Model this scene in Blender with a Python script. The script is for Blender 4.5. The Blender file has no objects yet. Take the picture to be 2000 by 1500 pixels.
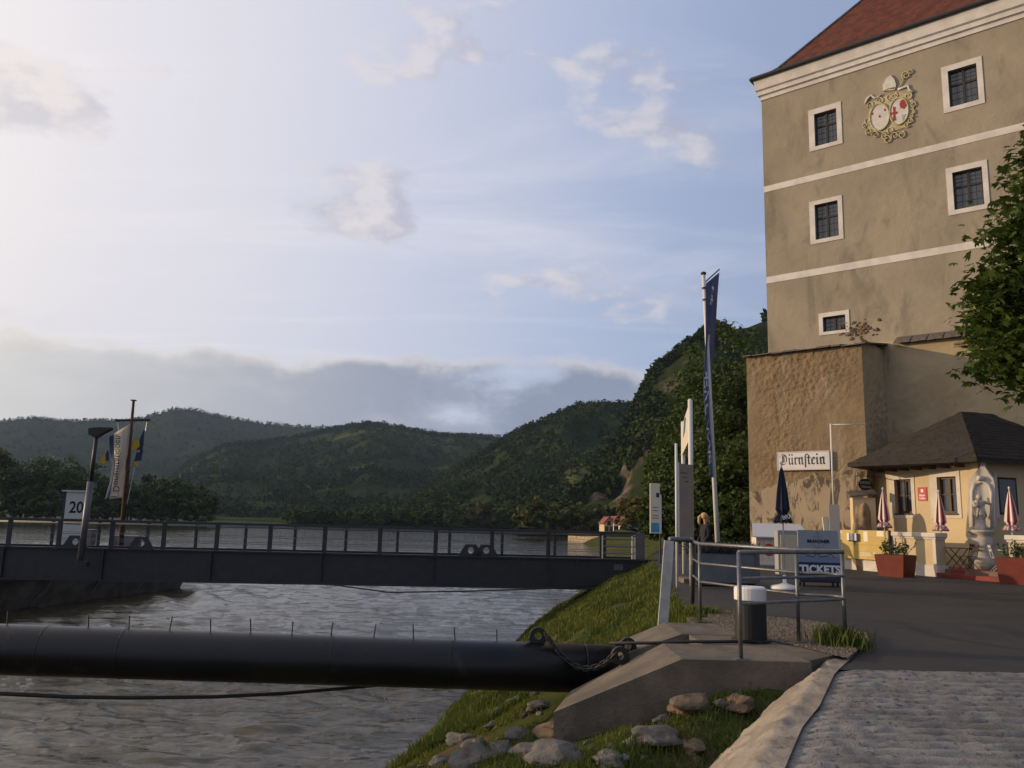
import bpy, bmesh, math, random
import numpy as np
from mathutils import Vector, Matrix, noise as mnoise
random.seed(7); RNG = np.random.default_rng(11)
sc = bpy.context.scene
COL = sc.collection
R = math.radians

# ------------------------------------------------------------------ camera
FPX = 1600.0; HORIZON = 1014.0; ROLL = 0.025
CAM = Vector((0, 0, 5.0))
pitch = math.atan((HORIZON - 750) / FPX)
c_f = Vector((0, math.cos(pitch), math.sin(pitch)))
u0 = Vector((0, -math.sin(pitch), math.cos(pitch))); r0 = Vector((1, 0, 0))
c_u = u0 * math.cos(ROLL) - r0 * math.sin(ROLL)
c_r = r0 * math.cos(ROLL) + u0 * math.sin(ROLL)
cam_d = bpy.data.cameras.new('camera'); cam = bpy.data.objects.new('camera', cam_d); COL.objects.link(cam)
m = Matrix((c_r, c_u, -c_f)).transposed().to_4x4(); m.translation = CAM
cam.matrix_world = m
cam_d.sensor_width = 36; cam_d.lens = 36 * FPX / 2000; cam_d.clip_start = 0.1; cam_d.clip_end = 20000
sc.camera = cam
# ------------------------------------------------------------------ sky, sun, exposure
SUN_AZ = R(-79); SUN_EL = R(11)      # azimuth measured from the view direction, minus = left
sundir = Vector((math.sin(SUN_AZ) * math.cos(SUN_EL), math.cos(SUN_AZ) * math.cos(SUN_EL), math.sin(SUN_EL)))
sd = bpy.data.lights.new('sun', 'SUN'); sun = bpy.data.objects.new('sun', sd); COL.objects.link(sun)
sd.energy = 4.2; sd.angle = R(0.8); sd.color = (1.0, 0.74, 0.46)
sun.rotation_euler = (-sundir).to_track_quat('-Z', 'Y').to_euler(); sun.location = (0, 0, 60)
W = bpy.data.worlds.new('World'); sc.world = W; W.use_nodes = True
sc.view_settings.view_transform = 'Standard'; sc.view_settings.look = 'None'
sc.view_settings.exposure = 0.0; sc.view_settings.gamma = 1.0
sc.cycles.use_denoising = True
sc.cycles.max_bounces = 6; sc.cycles.transparent_max_bounces = 8; sc.cycles.volume_bounces = 0
SKY_STRENGTH = 0.080

class N:
    """tiny node helper"""
    def __init__(s, tree): s.t = tree; s.n = tree.nodes; s.l = tree.links
    def add(s, typ, **kw):
        n = s.n.new(typ)
        for k, v in kw.items(): setattr(n, k, v)
        return n
    def put(s, sock, v):
        if isinstance(v, bpy.types.NodeSocket): s.l.new(v, sock)
        elif isinstance(v, bpy.types.Node): s.l.new(v.outputs[0], sock)
        elif v is not None: sock.default_value = v
    def math(s, op, a, b=None, c=None, clamp=False):
        n = s.add('ShaderNodeMath', operation=op); n.use_clamp = clamp
        for i, v in enumerate((a, b, c)): 
            if v is not None: s.put(n.inputs[i], v)
        return n.outputs[0]
    def vmath(s, op, a, b=None):
        n = s.add('ShaderNodeVectorMath', operation=op)
        s.put(n.inputs[0], a)
        if b is not None: s.put(n.inputs[1], b)
        return n
    def noise(s, vec, scale, detail=5, rough=.55, dist=0, dims='3D'):
        n = s.add('ShaderNodeTexNoise'); n.noise_dimensions = dims
        s.put(n.inputs['Vector'], vec)
        n.inputs['Scale'].default_value = scale; n.inputs['Detail'].default_value = detail
        n.inputs['Roughness'].default_value = rough; n.inputs['Distortion'].default_value = dist
        return n.outputs['Fac']
    def ramp(s, fac, pts):
        n = s.add('ShaderNodeValToRGB'); s.put(n.inputs[0], fac)
        el = n.color_ramp.elements
        while len(el) < len(pts): el.new(.5)
        for e, (p, c) in zip(el, pts):
            e.position = p; e.color = (c, c, c, 1) if isinstance(c, (int, float)) else (*c, 1)
        return n.outputs[0]
    def mapr(s, v, a, b, c=0., d=1., smooth=True):
        n = s.add('ShaderNodeMapRange'); n.interpolation_type = 'SMOOTHSTEP' if smooth else 'LINEAR'
        s.put(n.inputs['Value'], v)
        for k, x in zip(('From Min', 'From Max', 'To Min', 'To Max'), (a, b, c, d)): n.inputs[k].default_value = x
        return n.outputs['Result']
    def mix(s, f, a, b, mode='MIX'):
        n = s.add('ShaderNodeMix', data_type='RGBA', blend_type=mode)
        s.put(n.inputs[0], f); 
        for i, v in ((6, a), (7, b)):
            if isinstance(v, tuple): v = (*v[:3], 1)
            s.put(n.inputs[i], v)
        return n.outputs[2]

def build_world():
    k = N(W.node_tree); k.n.clear()
    out = k.add('ShaderNodeOutputWorld'); bg = k.add('ShaderNodeBackground')
    sky = k.add('ShaderNodeTexSky', sky_type='NISHITA'); sky.sun_disc = False
    sky.sun_elevation = SUN_EL; sky.sun_rotation = SUN_AZ
    sky.altitude = 200; sky.air_density = 1.0; sky.dust_density = 1.2; sky.ozone_density = 2.0
    d = k.add('ShaderNodeTexCoord').outputs['Generated']
    sep = k.add('ShaderNodeSeparateXYZ'); k.put(sep.inputs[0], d)
    x, y, z = sep.outputs
    el = k.math('ARCSINE', z)                                   # elevation in radians
    zz = k.math('ADD', k.math('MAXIMUM', z, 0.0), 0.12)
    comb = k.add('ShaderNodeCombineXYZ'); k.put(comb.inputs[0], k.math('DIVIDE', x, zz)); k.put(comb.inputs[1], k.math('DIVIDE', y, zz))
    pl = comb.outputs[0]                                        # cloud-layer plane
    dot = k.vmath('DOT_PRODUCT', d, tuple(sundir)).outputs['Value']
    glow = k.mapr(dot, -.05, 0.85)
    # stretched direction for cloud bodies near the horizon
    mp = k.add('ShaderNodeMapping'); k.put(mp.inputs[0], d); mp.inputs['Scale'].default_value = (1, 1, 2.1)
    dv = mp.outputs[0]
    edge = k.noise(dv, 6.0, 9, .58)
    # 1. the low bank of grey cloud above the hills, all round the horizon
    big = k.noise(dv, 1.7, 3, .5)
    top = k.math('ADD', k.math('MULTIPLY_ADD', big, 0.07, .055), k.math('MULTIPLY', edge, 0.11))       # its ragged top
    bank = k.mapr(k.math('SUBTRACT', top, el), -0.040, -0.022)
    hole = k.mapr(k.noise(dv, 3.6, 8, .58), 0.57, 0.68)
    bank = k.math('MULTIPLY', bank, k.math('SUBTRACT', 1.0, k.math('MULTIPLY', hole, .95)))
    bank = k.math('MULTIPLY', bank, k.mapr(el, .045, .105, .45, 1.0))
    # 2. scattered puffs higher up
    mp3 = k.add('ShaderNodeMapping'); k.put(mp3.inputs[0], dv); mp3.inputs['Location'].default_value = (3.7, 1.3, .4); dp = mp3.outputs[0]
    puff = k.mapr(k.noise(dp, 4.3, 9, .56), 0.545, 0.635)
    pband = k.math('MULTIPLY', k.mapr(el, 0.16, 0.26), k.mapr(el, 0.95, 0.6))
    puff = k.math('MULTIPLY', puff, pband)
    # 3. thin veil and streaks
    mp2 = k.add('ShaderNodeMapping'); k.put(mp2.inputs[0], pl); mp2.inputs['Scale'].default_value = (.35, 1.1, 1); mp2.inputs['Rotation'].default_value = (0, 0, R(28))
    cir = k.mapr(k.noise(mp2.outputs[0], 1.6, 9, .62, .6), 0.46, 0.80)
    col = sky.outputs[0]
    skym = k.mix(k.mapr(dot, -.7, .35, .18, .55), col, (7.0, 8.7, 13.4))                    # thin high haze evens out the clear sky
    veil = k.math('MULTIPLY', k.math('ADD', k.math('MULTIPLY', cir, .38), k.math('MULTIPLY_ADD', glow, 1.0, .06)), 1.0, clamp=True)
    c = k.mix(veil, skym, (11.0, 10.5, 10.9))
    # puffs: bright on the sun side, grey inside
    off = k.vmath('ADD', dp, tuple(v * .035 for v in sundir)).outputs[0]
    lit = k.mapr(k.math('SUBTRACT', k.noise(dp, 4.3, 9, .56), k.noise(off, 4.3, 9, .56)), -.05, .06)
    c = k.mix(k.math('MULTIPLY', puff, .5), c, k.mix(lit, (5.4, 5.3, 6.4), (10.5, 9.4, 9.0)))
    bankc = k.mix(k.mapr(k.noise(dv, 7, 8, .6), .42, .68), (3.0, 3.5, 4.9), (4.7, 5.1, 6.5))
    rim = k.mapr(k.math('SUBTRACT', top, el), -0.012, -0.036)
    bankc = k.mix(k.math('MULTIPLY', rim, .8), bankc, (10.5, 9.6, 9.2))
    bankc = k.mix(k.math('MULTIPLY', k.mapr(dot, .2, .9), .8), bankc, (11.5, 10.8, 9.6))
    c = k.mix(k.math('MULTIPLY', bank, .93), c, bankc)
    c = k.mix(k.math('MULTIPLY', k.mapr(dot, .60, 1.0), .8), c, (15.5, 14.2, 12.2))
    k.put(bg.inputs[0], c); bg.inputs[1].default_value = SKY_STRENGTH
    k.put(out.inputs[0], bg)
build_world()

# ------------------------------------------------------------------ pixel -> place helpers
def ray(px, py): return c_f * FPX + c_r * (px - 1000) - c_u * (py - 750)
def P(px, py, Y):
    d = ray(px, py); return CAM + d * (Y / d.y)
def G(px, py, z):
    d = ray(px, py); return CAM + d * ((z - CAM.z) / d.z)
class Frame:
    """wall frame: u along it to the right, w up, n out of it"""
    def __init__(s, o, ang):
        s.o = Vector(o); s.u = Vector((math.cos(ang), math.sin(ang), 0)); s.w = Vector((0, 0, 1)); s.n = Vector((math.sin(ang), -math.cos(ang), 0))
    def at(s, u, w, n=0): return s.o + s.u * u + s.w * w + s.n * n
    def hit(s, px, py, n=0):
        d = ray(px, py); t = (s.o + s.n * n - CAM).dot(s.n) / d.dot(s.n); q = CAM + d * t - s.o
        return q.dot(s.u), q.z
    def shift(s, u=0, w=0, n=0):
        f = Frame(s.at(u, w, n), 0); f.u = s.u; f.n = s.n; return f
def cframe(o, ang=0): return Frame(o, R(ang))

# ------------------------------------------------------------------ materials
def mat(name, c1, c2=None, scale=4, rough=.75, bump=0, bscale=30, metal=0, c3=None, s3=1.0, lo=.35, hi=.65, bdetail=6, lo3=.55, hi3=.7, coat=0, trans=0):
    M = bpy.data.materials.new(name); M.use_nodes = True
    k = N(M.node_tree); b = k.n['Principled BSDF']
    tc = k.add('ShaderNodeTexCoord').outputs['Object']
    col = (*c1, 1)
    if c2 is not None:
        col = k.mix(k.mapr(k.noise(tc, scale, 7, .6), lo, hi), c1, c2)
    if c3 is not None:
        col = k.mix(k.mapr(k.noise(tc, s3, 6, .6, .5), lo3, hi3), col, c3)
    k.put(b.inputs['Base Color'], col)
    b.inputs['Roughness'].default_value = rough; b.inputs['Metallic'].default_value = metal
    b.inputs['Specular IOR Level'].default_value = 0.0 if name.startswith(('forest', 'hill', 'far_bank', 'cliff', 'bank_earth')) else .12 if name.startswith(('leaf', 'grass')) else .35
    if coat: b.inputs['Coat Weight'].default_value = coat
    if bump:
        bn = k.add('ShaderNodeBump'); bn.inputs['Strength'].default_value = min(1, bump); bn.inputs['Distance'].default_value = .02 * max(1, bump)
        k.put(bn.inputs['Height'], k.noise(tc, bscale, bdetail, .6)); k.put(b.inputs['Normal'], bn)
    if trans:
        tr = k.add('ShaderNodeBsdfTranslucent'); k.put(tr.inputs[0], col)
        mx = k.add('ShaderNodeMixShader'); mx.inputs[0].default_value = trans
        k.put(mx.inputs[1], b.outputs[0]); k.put(mx.inputs[2], tr.outputs[0]); k.put(k.n['Material Output'].inputs[0], mx)
    return M

# ------------------------------------------------------------------ mesh builder
class MB:
    def __init__(s): s.v = []; s.f = []
    def poly(s, pts):
        i = len(s.v); s.v += [tuple(p) for p in pts]; s.f.append(tuple(range(i, i + len(pts)))); return s
    def hexa(s, p):                                # 8 points: bottom 4 ccw, top 4 ccw
        i = len(s.v); s.v += [tuple(q) for q in p]
        for f in ((3, 2, 1, 0), (4, 5, 6, 7), (0, 1, 5, 4), (1, 2, 6, 5), (2, 3, 7, 6), (3, 0, 4, 7)): s.f.append(tuple(i + j for j in f))
        return s
    def fbox(s, F, u0, u1, w0, w1, n0, n1):
        return s.hexa([F.at(a, b, c) for b in (w0, w1) for a, c in ((u0, n1), (u1, n1), (u1, n0), (u0, n0))])
    def box(s, c, sx, sy, sz, rot=0, top=1.0):
        co, si = math.cos(rot), math.sin(rot); pts = []
        for zz, q in ((0, 1), (sz, top)):
            for a, b in ((-1, -1), (1, -1), (1, 1), (-1, 1)):
                x, y = a * sx / 2 * q, b * sy / 2 * q
                pts.append((c[0] + x * co - y * si, c[1] + x * si + y * co, c[2] + zz))
        return s.hexa(pts)
    def bar(s, a, b, w, h=None, up=(0, 0, 1)):
        a, b = Vector(a), Vector(b); h = h or w; t = (b - a).normalized(); up = Vector(up)
        if abs(t.dot(up)) > .98: up = Vector((0, 1, 0))
        x = t.cross(up).normalized(); y = x.cross(t)
        return s.hexa([p + x * i * w / 2 + y * j * h / 2 for p in (a, b) for i, j in ((-1, -1), (1, -1), (1, 1), (-1, 1))])
    def tube(s, pts, r, n=8, cap=True, closed=False):
        pts = [Vector(p) for p in pts]; m = len(pts); rs = r if isinstance(r, (list, tuple)) else [r] * m
        i0 = len(s.v); prev = None
        for i, p in enumerate(pts):
            if closed: t = pts[(i + 1) % m] - pts[i - 1]
            else: t = pts[min(i + 1, m - 1)] - pts[max(i - 1, 0)]
            t.normalize()
            if prev is None:
                a = Vector((0, 0, 1)) if abs(t.z) < .9 else Vector((1, 0, 0)); x = t.cross(a).normalized()
            else:
                x = (prev - t * prev.dot(t))
                x = x.normalized() if x.length > 1e-6 else t.orthogonal().normalized()
            prev = x; y = t.cross(x)
            for j in range(n):
                a = 2 * math.pi * j / n; s.v.append(tuple(p + (x * math.cos(a) + y * math.sin(a)) * rs[i]))
        for i in range(m if closed else m - 1):
            for j in range(n):
                q = (i + 1) % m
                s.f.append((i0 + i * n + j, i0 + i * n + (j + 1) % n, i0 + q * n + (j + 1) % n, i0 + q * n + j))
        if cap and not closed:
            s.f.append(tuple(i0 + j for j in reversed(range(n)))); s.f.append(tuple(i0 + (m - 1) * n + j for j in range(n)))
        return s
    def lathe(s, prof, c, n=20, squash=1.0):
        i0 = len(s.v)
        for r, z in prof:
            for j in range(n):
                a = 2 * math.pi * j / n; s.v.append((c[0] + r * math.cos(a), c[1] + r * math.sin(a) * squash, c[2] + z))
        for i in range(len(prof) - 1):
            for j in range(n):
                s.f.append((i0 + i * n + j, i0 + i * n + (j + 1) % n, i0 + (i + 1) * n + (j + 1) % n, i0 + (i + 1) * n + j))
        s.f.append(tuple(i0 + j for j in reversed(range(n)))); k = i0 + (len(prof) - 1) * n; s.f.append(tuple(k + j for j in range(n)))
        return s
    def prism(s, F, pts, n0, n1):
        """polygon (u,w) extruded between n0 and n1"""
        m = len(pts); i = len(s.v)
        s.v += [tuple(F.at(a, b, n1)) for a, b in pts] + [tuple(F.at(a, b, n0)) for a, b in pts]
        s.f.append(tuple(range(i, i + m))); s.f.append(tuple(range(i + 2 * m - 1, i + m - 1, -1)))
        for j in range(m): q = (j + 1) % m; s.f.append((i + q, i + j, i + m + j, i + m + q))
        return s
    def blob(s, c, r, sx=1, sy=1, sz=1, sub=2, amp=.2, freq=1.2, seed=0, rot=0):
        bm = bmesh.new(); bmesh.ops.create_icosphere(bm, subdivisions=sub, radius=1)
        i = len(s.v); co, si = math.cos(rot), math.sin(rot)
        for v in bm.verts:
            d = 1 + amp * mnoise.noise(v.co * freq + Vector((seed * 7.3, seed * 3.1, seed))) * 2
            x, y, z = v.co * d * r; x *= sx; y *= sy; z *= sz
            s.v.append((c[0] + x * co - y * si, c[1] + x * si + y * co, c[2] + z))
        s.f += [tuple(i + v.index for v in f.verts) for f in bm.faces]; bm.free(); return s
    def build(s, name, material, parent=None, smooth=False, bevel=0):
        vs = np.array(s.v, dtype=float); lo = vs.min(0); hi = vs.max(0)
        c = Vector(((lo[0] + hi[0]) / 2, (lo[1] + hi[1]) / 2, lo[2]))
        me = bpy.data.meshes.new(name); me.from_pydata([tuple(q) for q in (vs - np.array(c))], [], s.f)
        bm = bmesh.new(); bm.from_mesh(me); bmesh.ops.recalc_face_normals(bm, faces=bm.faces); bm.to_mesh(me); bm.free()
        return link(name, me, material, parent, c, smooth, bevel)
def link(name, me, material, parent, c, smooth=False, bevel=0):
    o = bpy.data.objects.new(name, me); COL.objects.link(o); me.materials.append(material)
    if smooth: me.polygons.foreach_set('use_smooth', [True] * len(me.polygons))
    if bevel:
        b = o.modifiers.new('bevel', 'BEVEL'); b.width = bevel; b.segments = 2; b.limit_method = 'ANGLE'
    c = Vector(c)
    if parent is not None:
        o.parent = parent; q = parent; base = Vector((0, 0, 0))
        while q is not None: base += q.location; q = q.parent
        o.location = c - base
    else: o.location = c
    return o
def mesh_np(name, v, f, material, parent=None, smooth=False):
    v = np.asarray(v, dtype=np.float32); f = np.asarray(f, dtype=np.int32); k = f.shape[1]
    lo = v.min(0); hi = v.max(0); c = np.array([(lo[0] + hi[0]) / 2, (lo[1] + hi[1]) / 2, lo[2]], dtype=np.float32)
    me = bpy.data.meshes.new(name); me.vertices.add(len(v)); me.vertices.foreach_set('co', (v - c).ravel())
    me.loops.add(f.size); me.loops.foreach_set('vertex_index', f.ravel()); me.polygons.add(len(f))
    me.polygons.foreach_set('loop_start', np.arange(0, f.size, k, dtype=np.int32)); me.update(calc_edges=True)
    return link(name, me, material, parent, Vector(c.tolist()), smooth)
def tag(o, label=None, cat=None, group=None, kind=None):
    if label: o['label'] = label
    if cat: o['category'] = cat
    if group: o['group'] = group
    if kind: o['kind'] = kind
    return o
def thing(name, loc, label, cat, group=None):
    o = bpy.data.objects.new(name, None); COL.objects.link(o); o.location = Vector(loc); o.empty_display_size = .2
    return tag(o, label, cat, group)
def copy_tree(o, parent=None):
    c = o.copy(); COL.objects.link(c)
    if parent is not None: c.parent = parent
    for ch in list(o.children): copy_tree(ch, c)
    return c
def text_obj(name, s, F, u, w, size, material, parent, n=.004, ext=.003, bold=0, align='CENTER', flip=False, rot=0, sx=1.0):
    cu = bpy.data.curves.new(name, 'FONT'); cu.body = s; cu.size = size; cu.extrude = ext; cu.offset = bold; cu.align_x = align; cu.align_y = 'CENTER'; cu.resolution_u = 3
    t = bpy.data.objects.new(name, cu); COL.objects.link(t); dg = bpy.context.evaluated_depsgraph_get()
    me = bpy.data.meshes.new_from_object(t.evaluated_get(dg)); bpy.data.objects.remove(t)
    q = MB(); co, si = math.cos(rot), math.sin(rot)
    for v in me.vertices:
        x, y, z = v.co; x *= sx; x, y = x * co - y * si, x * si + y * co
        if flip: x = -x
        q.v.append(tuple(F.at(u + x, w + y, n + z)))
    q.f = [tuple(p.vertices) for p in me.polygons]
    return q.build(name, material, parent)
# ================================================================== SETTING
Z0 = 3.4                                              # plaza level; the water is z = 0
def interp(t, pts): return float(np.interp(t, [p[0] for p in pts], [p[1] for p in pts]))
XW = [(2, -5.2), (8, -4.0), (17, -2.3), (26, -.9), (37, .7), (48, 3.2), (80, 11.5), (120, 14.5), (190, 17), (240, 26), (330, 48)]     # waterline X by Y
XE = [(2, 1.6), (5.5, 2.2), (8, 3.3), (9, 3.6), (11.1, 4.1), (12.1, 3.3), (13.6, 3.05), (15.5, 3.3), (24, 4.4), (37, 6.3), (48, 8.5), (80, 16.5), (120, 20), (190, 25), (240, 36), (330, 62)]  # top of the bank
def bank_z(x, y):
    a, b = interp(y, XW), interp(y, XE); t = (x - a) / (b - a)
    n = mnoise.noise(Vector((x * .6, y * .6, 3))) * .22 + mnoise.noise(Vector((x * 1.9, y * 1.9, 9))) * .09
    if t < 0: return max(-1.4, t * 3.6)
    ex = float(np.interp(y, [9, 16], [.46, .85])); z = (Z0 - .06) * (t ** ex if t < 1 else 1)
    if t < 1: z += n * min(1, (1 - t) * 4) * min(1, t * 5)
    else: z = Z0 - .06
    if y < 11.5:
        wd = float(np.interp(y, [1.6, 6, 8.5, 9.3, 9.9, 11.2], [1.7, 1.3, 1.0, .7, .35, .05])); rz = Z0 - max(0, 9.75 - y) * .035; d = float(np.interp(y, [1.5, 5.0, 6.4, 7.31, 8.04, 9.42, 11.46], [-.3, 1.25, 1.9, 2.33, 2.75, 3.43, 4.62])) - x
        if d < wd: z = min(z, rz - max(0, d / wd) ** 1.25 * wd * .75 - .10)
        else: z = min(z, rz - wd * .75 + .02 + (d - wd) * .10 + n * .6)
    return z
# --- water
def water_mat():
    M = bpy.data.materials.new('river_water'); M.use_nodes = True; k = N(M.node_tree); b = k.n['Principled BSDF']
    tc = k.add('ShaderNodeTexCoord').outputs['Object']
    mp = k.add('ShaderNodeMapping'); k.put(mp.inputs[0], tc); mp.inputs['Scale'].default_value = (.75, 1.5, 1); mp.inputs['Rotation'].default_value = (0, 0, R(14))
    v = mp.outputs[0]
    h1 = k.noise(v, .55, 6, .62, 1.2); h2 = k.noise(v, 2.6, 6, .6, .8); h3 = k.noise(v, .09, 3, .5, .4)
    h = k.math('ADD', k.math('MULTIPLY', h1, .34), k.math('MULTIPLY', h2, .11)); h = k.math('ADD', h, k.math('MULTIPLY', h3, .5))
    bn = k.add('ShaderNodeBump'); bn.inputs['Strength'].default_value = .35; bn.inputs['Distance'].default_value = .6; k.put(bn.inputs['Height'], h)
    k.put(b.inputs['Normal'], bn)
    k.put(b.inputs['Base Color'], k.mix(k.mapr(k.noise(v, .35, 5, .6, 1), .35, .7), (.040, .034, .018), (.064, .052, .028)))
    b.inputs['Roughness'].default_value = .06; b.inputs['IOR'].default_value = 1.33
    return M
mw = water_mat()
def water_sheet():
    rng = np.random.default_rng(9)
    Yn = np.geomspace(6.0, 130, 520); un = np.linspace(-.80, .16, 640)                       # near water as real waves
    Yg, Ug = np.meshgrid(Yn, un, indexing='ij'); X = Ug * Yg; Y = Yg
    wx = X + .6 * np.sin(Y * .31 + X * .17) + .35 * np.sin(X * .9 - Y * .45); wy = Y + .5 * np.sin(X * .37 - Y * .12) + .3 * np.sin(Y * .8 + X * .3)
    H = np.zeros_like(X)
    for i in range(64):
        lam = .22 * 14 ** rng.random(); th = rng.normal() * .42 + 1.42; kx, ky = math.cos(th) * 6.283 / lam, math.sin(th) * 6.283 / lam
        am = .0046 * lam ** .55; ph = rng.random() * 6.283
        fade = np.clip(lam / (Yn * .012 + 1e-6), 0, 1)[:, None]
        H += am * fade * np.sin(kx * wx + ky * wy + ph)
    patch = .55 + .45 * np.sin(wx * .23 + 1.1 * np.sin(wy * .13)) * np.sin(wy * .19 + .7); H *= .25 + 1.15 * np.clip(patch, 0, 1.2)
    d = np.hypot((X + 18.2) / 5.5, (Y - 49) / 10.0); H += np.where(d < 1, .26 * np.clip(1 - d, 0, 1) ** 1.5 * (1 + .8 * np.sin(X * 2.1 + Y * 1.3)), 0)
    edge = np.minimum(np.minimum(Ug - un[0], un[-1] - Ug) / .02, np.minimum((Yg - 6) / .3, (130 - Yg) / 12)); H *= np.clip(edge, 0, 1)
    n1, n2 = X.shape; V = np.stack([X, Y, H], 2).reshape(-1, 3)
    idx = np.arange(n1 * n2).reshape(n1, n2); F_ = np.stack([idx[:-1, :-1], idx[:-1, 1:], idx[1:, 1:], idx[1:, :-1]], 2).reshape(-1, 4)
    # the rest of the river, joined round that patch
    o = len(V); c = [(un[0] * 6, 6, 0), (un[-1] * 6, 6, 0), (un[-1] * 130, 130, 0), (un[0] * 130, 130, 0), (-2900, -200, 0), (2900, -200, 0), (2900, 3000, 0), (-2900, 3000, 0)]
    V = np.vstack([V, np.array(c)]); Q = np.array([(4, 5, 1, 0), (5, 6, 2, 1), (6, 7, 3, 2), (7, 4, 0, 3)]) + o
    tag(mesh_np('river_water', V, np.vstack([F_, Q]), mw, smooth=True), kind='structure')
water_sheet()
# --- river bank (grass, earth)
mgrass = mat('bank_earth', (.055, .062, .020), (.034, .046, .014), 2.3, .95, 1.0, 14, c3=(.085, .062, .036), s3=1.1, lo3=.50, hi3=.62)
v = []; ys = np.concatenate([np.linspace(2, 40, 150), np.linspace(41, 330, 60)]); ts = np.linspace(-.5, 1.12, 60)
for yy in ys:
    a, b = interp(yy, XW), interp(yy, XE)
    for t in ts:
        xx = a + (b - a) * t; v.append((xx, yy, bank_z(xx, yy)))
nx = len(ts); f = [(j * nx + i, j * nx + i + 1, (j + 1) * nx + i + 1, (j + 1) * nx + i) for j in range(len(ys) - 1) for i in range(nx - 1)]
tag(mesh_np('river_bank', v, f, mgrass, smooth=True), kind='structure')
# --- asphalt plaza: one sheet from the bank to behind the tower
masph = mat('asphalt', (.036, .032, .030), (.025, .0225, .021), .5, .8, .35, 160, c3=(.048, .042, .037), s3=2.2, lo3=.55, hi3=.75)
RAMP_TOP = [(4.62, 10.75), (4.9, 9.35)]
v = []; ys = [9.72, 10.2, 10.8, 11.4, 12, 13, 15, 18, 24, 30, 37, 48, 60, 90, 120, 240, 330]
for yy in ys:
    e = interp(yy, XE) + .02
    if yy < 11.6: e = 3.63 + (yy - 9.42) * .583
    if 11.6 <= yy < 14.2: e = max(e, 4.6 - (yy - 11.6) * .45)
    for q in np.linspace(0, 1, 14): v.append((e + (110 - e) * q ** 1.6, yy, Z0 + (0 if q < .9 else 0)))
f = [(j * 14 + i, j * 14 + i + 1, (j + 1) * 14 + i + 1, (j + 1) * 14 + i) for j in range(len(ys) - 1) for i in range(13)]
tag(mesh_np('asphalt_plaza', v, f, masph), kind='structure')
# --- ribbed concrete boat ramp with its pale smooth side
mramp = mat('ramp_concrete', (.25, .23, .21), (.15, .138, .126), 2.0, .95, 1.0, 60, c3=(.085, .077, .068), s3=16, lo3=.54, hi3=.68)
msmooth = mat('ramp_side_concrete', (.30, .25, .195), (.20, .165, .125), 2.5, .95, .9, 16, c3=(.12, .10, .075), s3=7, lo3=.6, hi3=.68)
def ramp_edge(y): return float(np.interp(y, [1.5, 5.0, 6.4, 7.31, 8.04, 9.42, 11.46], [-.3, 1.25, 1.9, 2.33, 2.75, 3.43, 4.62]))
def ramp_z(y): return Z0 - .004 - max(0, 9.75 - y) * .035
v = []; ys = np.arange(1.6, 9.76, .022); NX = 130
for yy in ys:
    e = ramp_edge(yy) + .18
    for q in np.linspace(0, 1, NX):
        xx = e + q ** 1.3 * (12.5 - e)
        ph = yy / .20 + mnoise.noise(Vector((xx * .8, yy * .5, 0))) * .35 + .12 * mnoise.noise(Vector((xx * 3.1, yy * 1.7, 4)))
        rb = abs(math.sin(math.pi * ph)) ** .8 * .050
        rb += mnoise.noise(Vector((xx * 9, yy * 14, 2))) * .014 + mnoise.noise(Vector((xx * 26, yy * 26, 5))) * .012
        fade = min(1, (xx - e) / .25) * min(1, (9.76 - yy) / .1 + .1)
        v.append((xx, yy, ramp_z(yy) - .018 + rb * fade))
f = [(j * NX + i, j * NX + i + 1, (j + 1) * NX + i + 1, (j + 1) * NX + i) for j in range(len(ys) - 1) for i in range(NX - 1)]
tag(mesh_np('boat_ramp', v, f, mramp, smooth=True), kind='structure')
v = []; ys = np.arange(1.6, 11.5, .06); qs = np.linspace(0, 1, 26)
for yy in ys:
    e = ramp_edge(min(yy, 11.46)); wd = float(np.interp(yy, [1.6, 6, 8.5, 9.3, 9.9, 11.2], [1.7, 1.3, 1.0, .7, .35, .05]))
    for q in qs:
        if q < .2: xx = e + .20 - q * 1.0; z = ramp_z(yy) + .012
        else:
            t = (q - .2) / .8; xx = e - wd * t; z = ramp_z(yy) + .012 - t ** 1.25 * wd * .75
        z += mnoise.noise(Vector((xx * 4, yy * 2, 1))) * .05 * min(1, q * 3) + mnoise.noise(Vector((xx * 14, yy * 5, 7))) * .035 * min(1, q * 3)
        v.append((xx, yy, z))
nx = len(qs); f = [(j * nx + i, j * nx + i + 1, (j + 1) * nx + i + 1, (j + 1) * nx + i) for j in range(len(ys) - 1) for i in range(nx - 1)]
tag(mesh_np('ramp_side', v, f, msmooth, smooth=True), kind='structure')
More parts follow.
